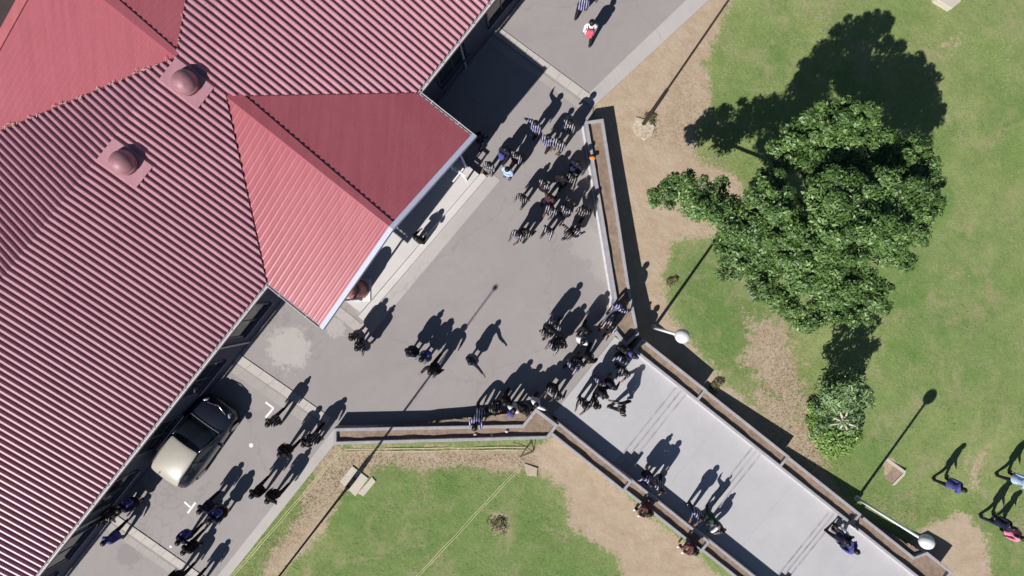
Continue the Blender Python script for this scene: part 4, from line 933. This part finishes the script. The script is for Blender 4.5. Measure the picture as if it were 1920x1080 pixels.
def body(pose):
    if pose in BOD: return BOD[pose]
    ev, reg, J = make_body('body', POSES[pose])
    D = dict(J=J, body=ev); D['blazer'] = clothing(ev, reg, (1,), 'blazer', .014); D['trousers'] = clothing(ev, reg, (2,), 'trousers', .013); D['shoe'] = clothing(ev, reg, (3,), 'shoe', .010)
    # tail of the jacket over the hips
    for s, f in (('L', lambda c: c.x < 0), ('R', lambda c: c.x > 0)): D['shoe' + s] = clothing(ev, reg, (3,), 'shoe', .010, f)
    c = J['waist'][0]; n = 28; rows = [(.128, .03), (.142, -.08), (.155, -.20), (.162, -.27)]; b = MB(); v = []
    for i, (r, z) in enumerate(rows):
        for k in range(n):
            t = 2 * math.pi * k / n; v.append((c.x + r * 1.18 * math.cos(t), c.y + r * .95 * math.sin(t) + (POSES[pose].get('lean', 0) * z), c.z + z))
    b.add(v, [(i * n + k, (i + 1) * n + k, (i + 1) * n + (k + 1) % n, i * n + (k + 1) % n) for i in range(3) for k in range(n)])
    if pose not in ('sit', 'sprawl', 'bend'):
        bm = bmesh.new(); bm.from_mesh(D['blazer']); vv = [bm.verts.new(p) for p in b.v]; [bm.faces.new([vv[i] for i in f]) for f in b.f]; bm.to_mesh(D['blazer']); bm.free(); D['blazer'].shade_smooth()
    for k in ('short', 'bun', 'long'): D['hair_' + k] = hair_mesh(J, k)
    D['skirt'] = skirt_mesh(J)
    for k in ('body', 'blazer', 'trousers', 'shoeL', 'shoeR', 'hair_short', 'hair_bun', 'hair_long', 'skirt'): D[k].materials.append(SKIN[0])
    BOD[pose] = D; return D
def part(me, name, m, root):
    o = bpy.data.objects.new(name, me); COL.objects.link(o); o.parent = root; o.material_slots[0].link = 'OBJECT'; o.material_slots[0].material = m; return o
BAG = {}
def bag_meshes():
    b = MB(); b.box((0, 0, 0), (.15, .085, .21)); o = b.build('school_bag'); md = o.modifiers.new('b', 'BEVEL'); md.width = .06; md.segments = 4
    dg = bpy.context.evaluated_depsgraph_get(); dg.update(); me = bpy.data.meshes.new_from_object(o.evaluated_get(dg)); me.shade_smooth(); bpy.data.objects.remove(o)
    b = MB(); b.box((0, -.10, -.07), (.11, .035, .10)); o = b.build('pocket'); md = o.modifiers.new('b', 'BEVEL'); md.width = .03; md.segments = 3; dg.update(); m2 = bpy.data.meshes.new_from_object(o.evaluated_get(dg)); bpy.data.objects.remove(o)
    L_ = []
    for s_ in (-1, 1):
        b = MB(); pts = [(s_ * .085, .07, .17), (s_ * .105, .14, .225), (s_ * .115, .27, .19), (s_ * .125, .325, .06), (s_ * .14, .27, -.07), (s_ * .12, .08, -.15)]; b.tube(pts, .018, 6); me3 = bpy.data.meshes.new('strap'); me3.from_pydata(b.v, [], b.f); me3.update(); L_.append(me3)
    BAG.update(bag=me, pocket=m2, straps=L_)
    for q in (me, m2, *L_): q.materials.append(SKIN[0])
GR = 'students in school uniform on the paving and lawns'
def person(fx, fy, head, pose, top, bottom, hair, label, bagc=None, h=1.0, level=None, baglabel=None, shoes=None, skin=None):
    p = Pg(fx, fy) if level is None else P(fx, fy, level)
    if level is None:
        a_, b_ = ab(p)
    D = body(pose); r = empty('person', p, math.radians(head - 90)); r.scale = (h * 1.14, h * 1.12, h); tag(r, label, 'person', GR)
    part(D['body'], 'body', skin or SKIN[int(fx) % 2], r); part(D['blazer'], 'blazer' if 'stripe' in top else 'shirt', TOPM[top], r)
    if bottom == 'skirt': part(D['skirt'], 'skirt', TOPM['grey' if int(fy) % 2 else 'black'], r)
    else: part(D['trousers'], 'trousers', TOPM[bottom], r)
    part(D['shoeL'], 'shoe', shoes or SHOE, r); part(D['shoeR'], 'shoe', shoes or SHOE, r); part(D['hair_' + hair], 'hair', HAIR, r)
    if bagc:
        if not BAG: bag_meshes()
        cj = D['J']['chest'][0]; wj = D['J']['waist'][0]; off = Vector((0, cj.y - .225, cj.z - .03))
        g = bpy.data.objects.new('school_bag', BAG['bag']); COL.objects.link(g); g.location = p + Matrix.Rotation(math.radians(head - 90), 3, 'Z') @ (Vector((0, off.y * h * 1.12, off.z * h)))
        g.rotation_euler = (-POSES[pose].get('lean', 0), 0, math.radians(head - 90)); g.scale = (h, h, h); g.material_slots[0].link = 'OBJECT'; g.material_slots[0].material = TOPM[bagc]
        tag(g, baglabel, 'school bag', 'school bags on students\' backs'); part(BAG['pocket'], 'pocket', TOPM[bagc], g)
        for s_ in BAG['straps']: part(s_, 'strap', TOPM['black'], g)
    return r
#PEOPLE_BEGIN
def level_at(a, b):
    if -3.42 < a < .83 and b < -4.36:
        z = 0.
        for k, e in enumerate(ST):
            for s_ in range(3):
                if b < e - .3 * s_: z -= .15
        return z
    if seg_dist(np.array([U.x * a + M.x * b]), np.array([U.y * a + M.y * b]), plaza)[0] < 0: return 0.
    q = AB(a, b); return G(q.x, q.y)
def foot(x, y):
    z = 0.
    for _ in range(8):
        p = P(x, y, z); z = level_at(*ab(p))
    return z
def PP(x, y, head, pose, top, bottom, hair, label, bag=None, h=.97, z=None, baglabel=None, shoes=None):
    lv = foot(x, y) if z is None else z
    return person(x, y, head, pose, top, bottom, hair, label, bag, h, lv, baglabel, shoes)
# --- group by the corner of the projecting roof and the top kerb
PP(903, 270, 60, 'walk', 'navy', 'black', 'short', 'student in dark clothes in the roof shade at the right corner of the projecting roof')
PP(921, 321, 235, 'hold', 'stripe', 'black', 'short', 'student in striped blazer at the right end of the veranda step')
PP(948, 296, 50, 'walk', 'navy', 'black', 'short', 'student with a blue school bag near the right end of the veranda step', 'blue', .98, None, 'blue school bag worn by the student near the right end of the veranda')
PP(970, 302, 235, 'walkb', 'stripe', 'skirt', 'short', 'student in striped blazer and skirt right of the blue school bag near the veranda')
PP(953, 330, 240, 'stand', 'lblue', 'black', 'short', 'person in a pale blue top, nearest the plaza beside the veranda end')
PP(1003, 249, 230, 'wave', 'stripeb', 'black', 'short', 'student in blue striped blazer at the upper left of the group under the top kerb', None, 1.02)
PP(1025, 274, 60, 'walk', 'stripeb', 'black', 'bun', 'blue striped student, left of two shoulder to shoulder under the top kerb')
PP(1046, 281, 235, 'hold', 'stripe', 'black', 'short', 'striped student, right of two shoulder to shoulder under the top kerb', None, 1.05)
PP(1063, 249, 55, 'walkb', 'stripe', 'grey', 'short', 'student in striped blazer nearest the top end of the long planter', None, 1.04)
# --- crowded group left of the long planter
PP(981, 377, 235, 'walk', 'dstripe', 'black', 'bun', 'dark striped student alone at the left edge of the crowd by the long planter')
PP(1019, 354, 50, 'stand', 'stripe', 'skirt', 'long', 'student in striped blazer at the upper middle of the crowd by the long planter')
PP(1029, 377, 230, 'walkb', 'maroon', 'black', 'short', 'student in a maroon top at the centre of the crowd by the long planter')
PP(1032, 399, 235, 'hold', 'stripe', 'black', 'short', 'student in striped blazer just below the maroon top in the crowd', None, .95)
PP(1050, 344, 60, 'walk', 'black', 'black', 'short', 'student in black between the maroon top and the large navy bag')
PP(1077, 320, 50, 'stand', 'navy', 'skirt', 'short', 'student wearing a large navy school bag beside the orange bag on the planter', 'navy', 1.0, None, 'large navy school bag on the student beside the orange bag')
PP(1069, 341, 235, 'walkb', 'dstripe', 'black', 'bun', 'student in dark striped blazer directly below the large navy bag')
PP(1058, 400, 55, 'hold', 'stripe', 'skirt', 'short', 'student with folded arms in striped blazer on the lower side of the crowd', None, .98)
PP(1089, 403, 60, 'walk', 'dstripe', 'black', 'short', 'student in dark striped blazer closest to the middle of the long planter', None, 1.02)
PP(1027, 436, 235, 'walkb', 'stripe', 'black', 'short', 'lone striped student at the lower middle of the upper crowd', None, .98)
PP(972, 444, 230, 'hold', 'stripe', 'black', 'short', 'left striped student of the pair at the lower left of the upper crowd', None, 1.0)
PP(986, 441, 50, 'walk', 'dstripe', 'black', 'bun', 'right darker student of the pair at the lower left of the upper crowd', None, 1.0)
PP(1062, 441, 200, 'wave', 'dstripe', 'black', 'short', 'left student of the pair at the lower right of the upper crowd', None, .93)
PP(1076, 436, 30, 'walk', 'stripe', 'skirt', 'bun', 'right student in striped blazer of the pair at the lower right of the upper crowd', None, .95)
# --- middle of the plaza
PP(792, 452, 55, 'hold', 'black', 'black', 'short', 'lone person in black standing on the pale veranda step', None, .97)
PP(679, 627, 235, 'walk', 'dstripe', 'skirt', 'short', 'upper of two students walking together below the left corner of the projecting roof', None, .98)
PP(689, 645, 230, 'walkb', 'dstripe', 'skirt', 'bun', 'lower of two students walking together below the left corner of the projecting roof', None, 1.0)
PP(779, 656, 235, 'stand', 'navy', 'skirt', 'bun', 'leftmost of the three people walking abreast in the middle of the plaza', None, .99)
PP(802, 665, 232, 'walk', 'grey', 'skirt', 'short', 'middle student with blue bag of the three abreast in the plaza', 'blue', .97, None, 'blue school bag on the middle one of three people abreast')
PP(821, 684, 235, 'stride', 'black', 'black', 'short', 'rightmost of three abreast in the plaza, tall in black trousers', None, 1.13)
PP(888, 671, 235, 'armout', 'navy', 'skirt', 'long', 'girl in navy with her left arm stretched out, alone in the plaza', None, .98, None, None, WSHOE)
PP(1022, 622, 55, 'walk', 'dstripe', 'black', 'short', 'left student of the small cluster in the right middle of the plaza', None, .98)
PP(1029, 613, 235, 'hold', 'black', 'skirt', 'short', 'dark student in the middle of the small cluster in the right middle of the plaza', None, .98)
PP(1037, 607, 60, 'walkb', 'stripe', 'black', 'short', 'tall striped student topmost in the small cluster right of the plaza middle', None, 1.05)
PP(1037, 645, 230, 'walkb', 'stripe', 'skirt', 'bun', 'left of two striped students at the bottom of the small plaza cluster', None, .95)
PP(1049, 640, 235, 'walk', 'dstripe', 'skirt', 'short', 'right of two students at the bottom of the small plaza cluster', None, 1.0)
# --- where the plaza meets the walkway
PP(1156, 578, 232, 'sprawl', 'stripeb', 'grey', 'short', 'student in blue striped top sitting on the long planter with grey trousered legs stretched out', None, 1.05, -.05)
PP(1143, 604, 228, 'sit', 'stripe', 'black', 'short', 'student in striped blazer sitting on the planter corner below the reclining one', None, .98, -.05)
PP(1086, 634, 55, 'stand', 'white', 'navy', 'bun', 'person in a white top standing left of the planter corner', None, 1.03)
PP(1094, 615, 235, 'walk', 'black', 'black', 'short', 'student in black just above the person in the white top', None, 1.0)
PP(1100, 664, 235, 'stride', 'black', 'black', 'short', 'dark haired student in black striding in front of the planter corner', None, 1.08)
PP(1070, 679, 235, 'walkb', 'stripeb', 'black', 'short', 'left student in blue stripes of the pair left of the striding one')
PP(1080, 676, 50, 'walk', 'stripe', 'skirt', 'bun', 'right student in black and white stripes of the pair left of the striding one')
PP(1163, 690, 235, 'hold', 'dstripe', 'black', 'short', 'student in dark stripes at the top left of the first walkway slab', None, .98)
PP(1160, 668, 230, 'walk', 'stripeb', 'skirt', 'short', 'student in blue stripes under the tip of the planter corner')
PP(1177, 660, 60, 'stand', 'blue', 'black', 'short', 'person in blue squeezed beside the gap between the planters', None, 1.0)
PP(1163, 652, 235, 'stand', 'black', 'black', 'bun', 'student in black touching the tip of the planter corner', None, .95)
PP(1090, 747, 235, 'hold', 'dstripe', 'black', 'short', 'left student of three at the lower left corner of the first walkway slab', None, 1.03)
PP(1111, 748, 230, 'walk', 'dstripe', 'black', 'short', 'middle student of three at the lower left corner of the first walkway slab')
PP(1124, 731, 60, 'walkb', 'black', 'skirt', 'bun', 'right student of three at the lower left corner of the first walkway slab')
PP(1119, 708, 235, 'stand', 'stripeb', 'black', 'short', 'student in blue stripes above the group of three on the first walkway slab', None, .95)
PP(1139, 716, 50, 'walk', 'navy', 'skirt', 'short', 'student in navy right above the group of three on the first walkway slab')
PP(1160, 757, 180, 'stride', 'dstripe', 'black', 'short', 'lone student in dark stripes taking a wide step on the first walkway slab', None, 1.04)
# --- by the right end of the horizontal planter
PP(905, 760, 250, 'bend', 'stripeb', 'black', 'short', 'student in blue stripes bending over the horizontal planter', None, 1.1)
PP(931, 758, 90, 'stand', 'dstripe', 'black', 'bun', 'student in dark stripes right beside the one bending over the horizontal planter')
PP(964, 756, 60, 'stand', 'white', 'black', 'short', 'student with a bright blue bag in the shade of the horizontal planter', 'blue', 1.0, None, 'bright blue school bag in the shade of the horizontal planter')
PP(950, 742, 235, 'walk', 'black', 'black', 'short', 'student in black above and left of the bright blue bag')
PP(985, 757, 235, 'walkb', 'black', 'skirt', 'short', 'student in black between the bright blue bag and the planter point')
PP(1004, 747, 45, 'wave', 'white', 'navy', 'bun', 'person in a white top at the pointed tip of the horizontal planter', None, .96)
PP(1035, 724, 235, 'hold', 'dstripe', 'skirt', 'short', 'student in dark stripes in the shadow right of the planter tip')
PP(1044, 734, 60, 'walk', 'stripe', 'black', 'bun', 'student in striped blazer walking right of the planter tip', None, .93)
# --- walkway
PP(1209, 886, 230, 'walk', 'stripeb', 'skirt', 'bun', 'left of two students in the wall shade on the second walkway slab', None, 1.0)
PP(1226, 897, 235, 'walkb', 'stripe', 'black', 'short', 'right of two students in the wall shade on the second walkway slab', None, 1.03)
PP(1295, 946, 235, 'hold', 'stripeb', 'black', 'short', 'striped student at the shade edge beside the green top', None, 1.03)
PP(1322, 957, 235, 'wave', 'green', 'black', 'short', 'student in a dark green top at the shade edge of the walkway', None, .98)
PP(1337, 969, 220, 'sit', 'grey', 'white', 'bun', 'crouching student in grey and white right of the green top', None, .95, -1.28)
PP(1207, 936, 231, 'sit', 'maroon', 'black', 'short', 'student in maroon sitting on the left planter above the bare soil', None, 1.0, -.70, None, WSHOE)
PP(1288, 1004, 231, 'sit', 'maroon', 'maroon', 'bun', 'student in maroon sitting on the left planter nearest the bottom of the photo', None, 1.0, -.70, None, WSHOE)
PP(1556, 992, 150, 'walk', 'navy', 'black', 'short', 'student with a large blue bag near the third walkway slab edge', 'blue', 1.05, None, 'large blue school bag on the student near the lower planter wall')
PP(1568, 1004, 330, 'walkb', 'blue', 'grey', 'short', 'person in a blue top walking next to the large blue bag on the walkway', None, 1.05)
PP(1562, 984, 200, 'stand', 'white', 'black', 'bun', 'person in white between the large blue bag and the lower planter wall', None, .9)
# --- right lawn
PP(1760, 897, 340, 'walk', 'blue', 'black', 'short', 'person in blue striding right, alone on the right lawn', None, .98, None, None, WSHOE)
PP(1878, 888, 345, 'walk', 'lblue', 'black', 'short', 'person in light blue striding off the right edge of the photo', None, 1.0, None, None, WSHOE)
PP(1848, 966, 345, 'walk', 'navy', 'navy', 'bun', 'left one in navy of the two walkers at the lower right edge', None, 1.0, None, None, WSHOE)
PP(1866, 984, 345, 'walkb', 'pink', 'navy', 'long', 'walker in a pink top at the lower right edge', None, .97)
# --- top of the photo
PP(1102, 74, 80, 'walk', 'white', 'black', 'short', 'student in white shirt with a red bag beyond the top kerb', 'red', 1.02, None, 'red school bag on the student beyond the top kerb')
PP(1088, 27, 70, 'walkb', 'stripeb', 'black', 'short', 'student in blue stripes cut by the top edge of the photo', None, 1.0)
# --- parking area
PP(531, 779, 235, 'walk', 'dstripe', 'black', 'bun', 'student in dark stripes walking alone right of the white L mark', None, 1.0)
PP(553, 832, 235, 'walkb', 'black', 'black', 'short', 'student in black in the middle of the file along the lawn edge', None, 1.02)
PP(603, 811, 235, 'stride', 'dstripe', 'black', 'short', 'student in dark stripes nearest the left end of the horizontal planter', None, .98)
PP(591, 818, 230, 'stand', 'black', 'skirt', 'bun', 'student in black beside the one nearest the left end of the horizontal planter', None, .9)
PP(502, 906, 235, 'walk', 'black', 'black', 'short', 'left student in black of the pair at the lower end of the lawn edge file', None, .98)
PP(531, 914, 235, 'walkb', 'black', 'black', 'bun', 'right student in black of the pair at the lower end of the lawn edge file', None, 1.02)
PP(409, 934, 235, 'walk', 'navy', 'black', 'short', 'student in navy at the top of the group right of the white T mark', None, .97)
PP(427, 952, 235, 'stand', 'navy', 'skirt', 'short', 'student with a deep blue bag at the right of the group by the T mark', 'blue', .98, None, 'deep blue school bag, upper of two near the white T mark')
PP(371, 989, 240, 'walkb', 'navy', 'black', 'short', 'student with a deep blue bag at the left of the group below the T mark', 'blue', .98, None, 'deep blue school bag, lower of two near the white T mark')
PP(381, 1006, 235, 'walk', 'black', 'black', 'bun', 'student in black between the two near the bottom and the lower blue bag', None, .98)
PP(355, 1062, 235, 'walkb', 'black', 'black', 'short', 'student in black at the bottom edge below the lower blue bag', None, 1.02)
PP(385, 1077, 235, 'walk', 'black', 'black', 'short', 'student in black cut by the bottom edge, right of the other', None, .95)
PP(238, 990, 235, 'stride', 'blue', 'black', 'short', 'person in a bright blue top alone below the car on the bottom left kerb', None, .95)
PP(217, 957, 235, 'walk', 'dstripe', 'skirt', 'bun', 'leftmost student of the row of three under the long eave', None, .95)
PP(238, 948, 235, 'walkb', 'dstripe', 'black', 'short', 'middle student in dark stripes of the row of three under the long eave', None, .98)
PP(265, 934, 235, 'stand', 'navy', 'skirt', 'short', 'right student with a blue bag of the row of three under the long eave', 'blue', .95, None, 'blue school bag behind the car at the bottom left')
#PEOPLE_END
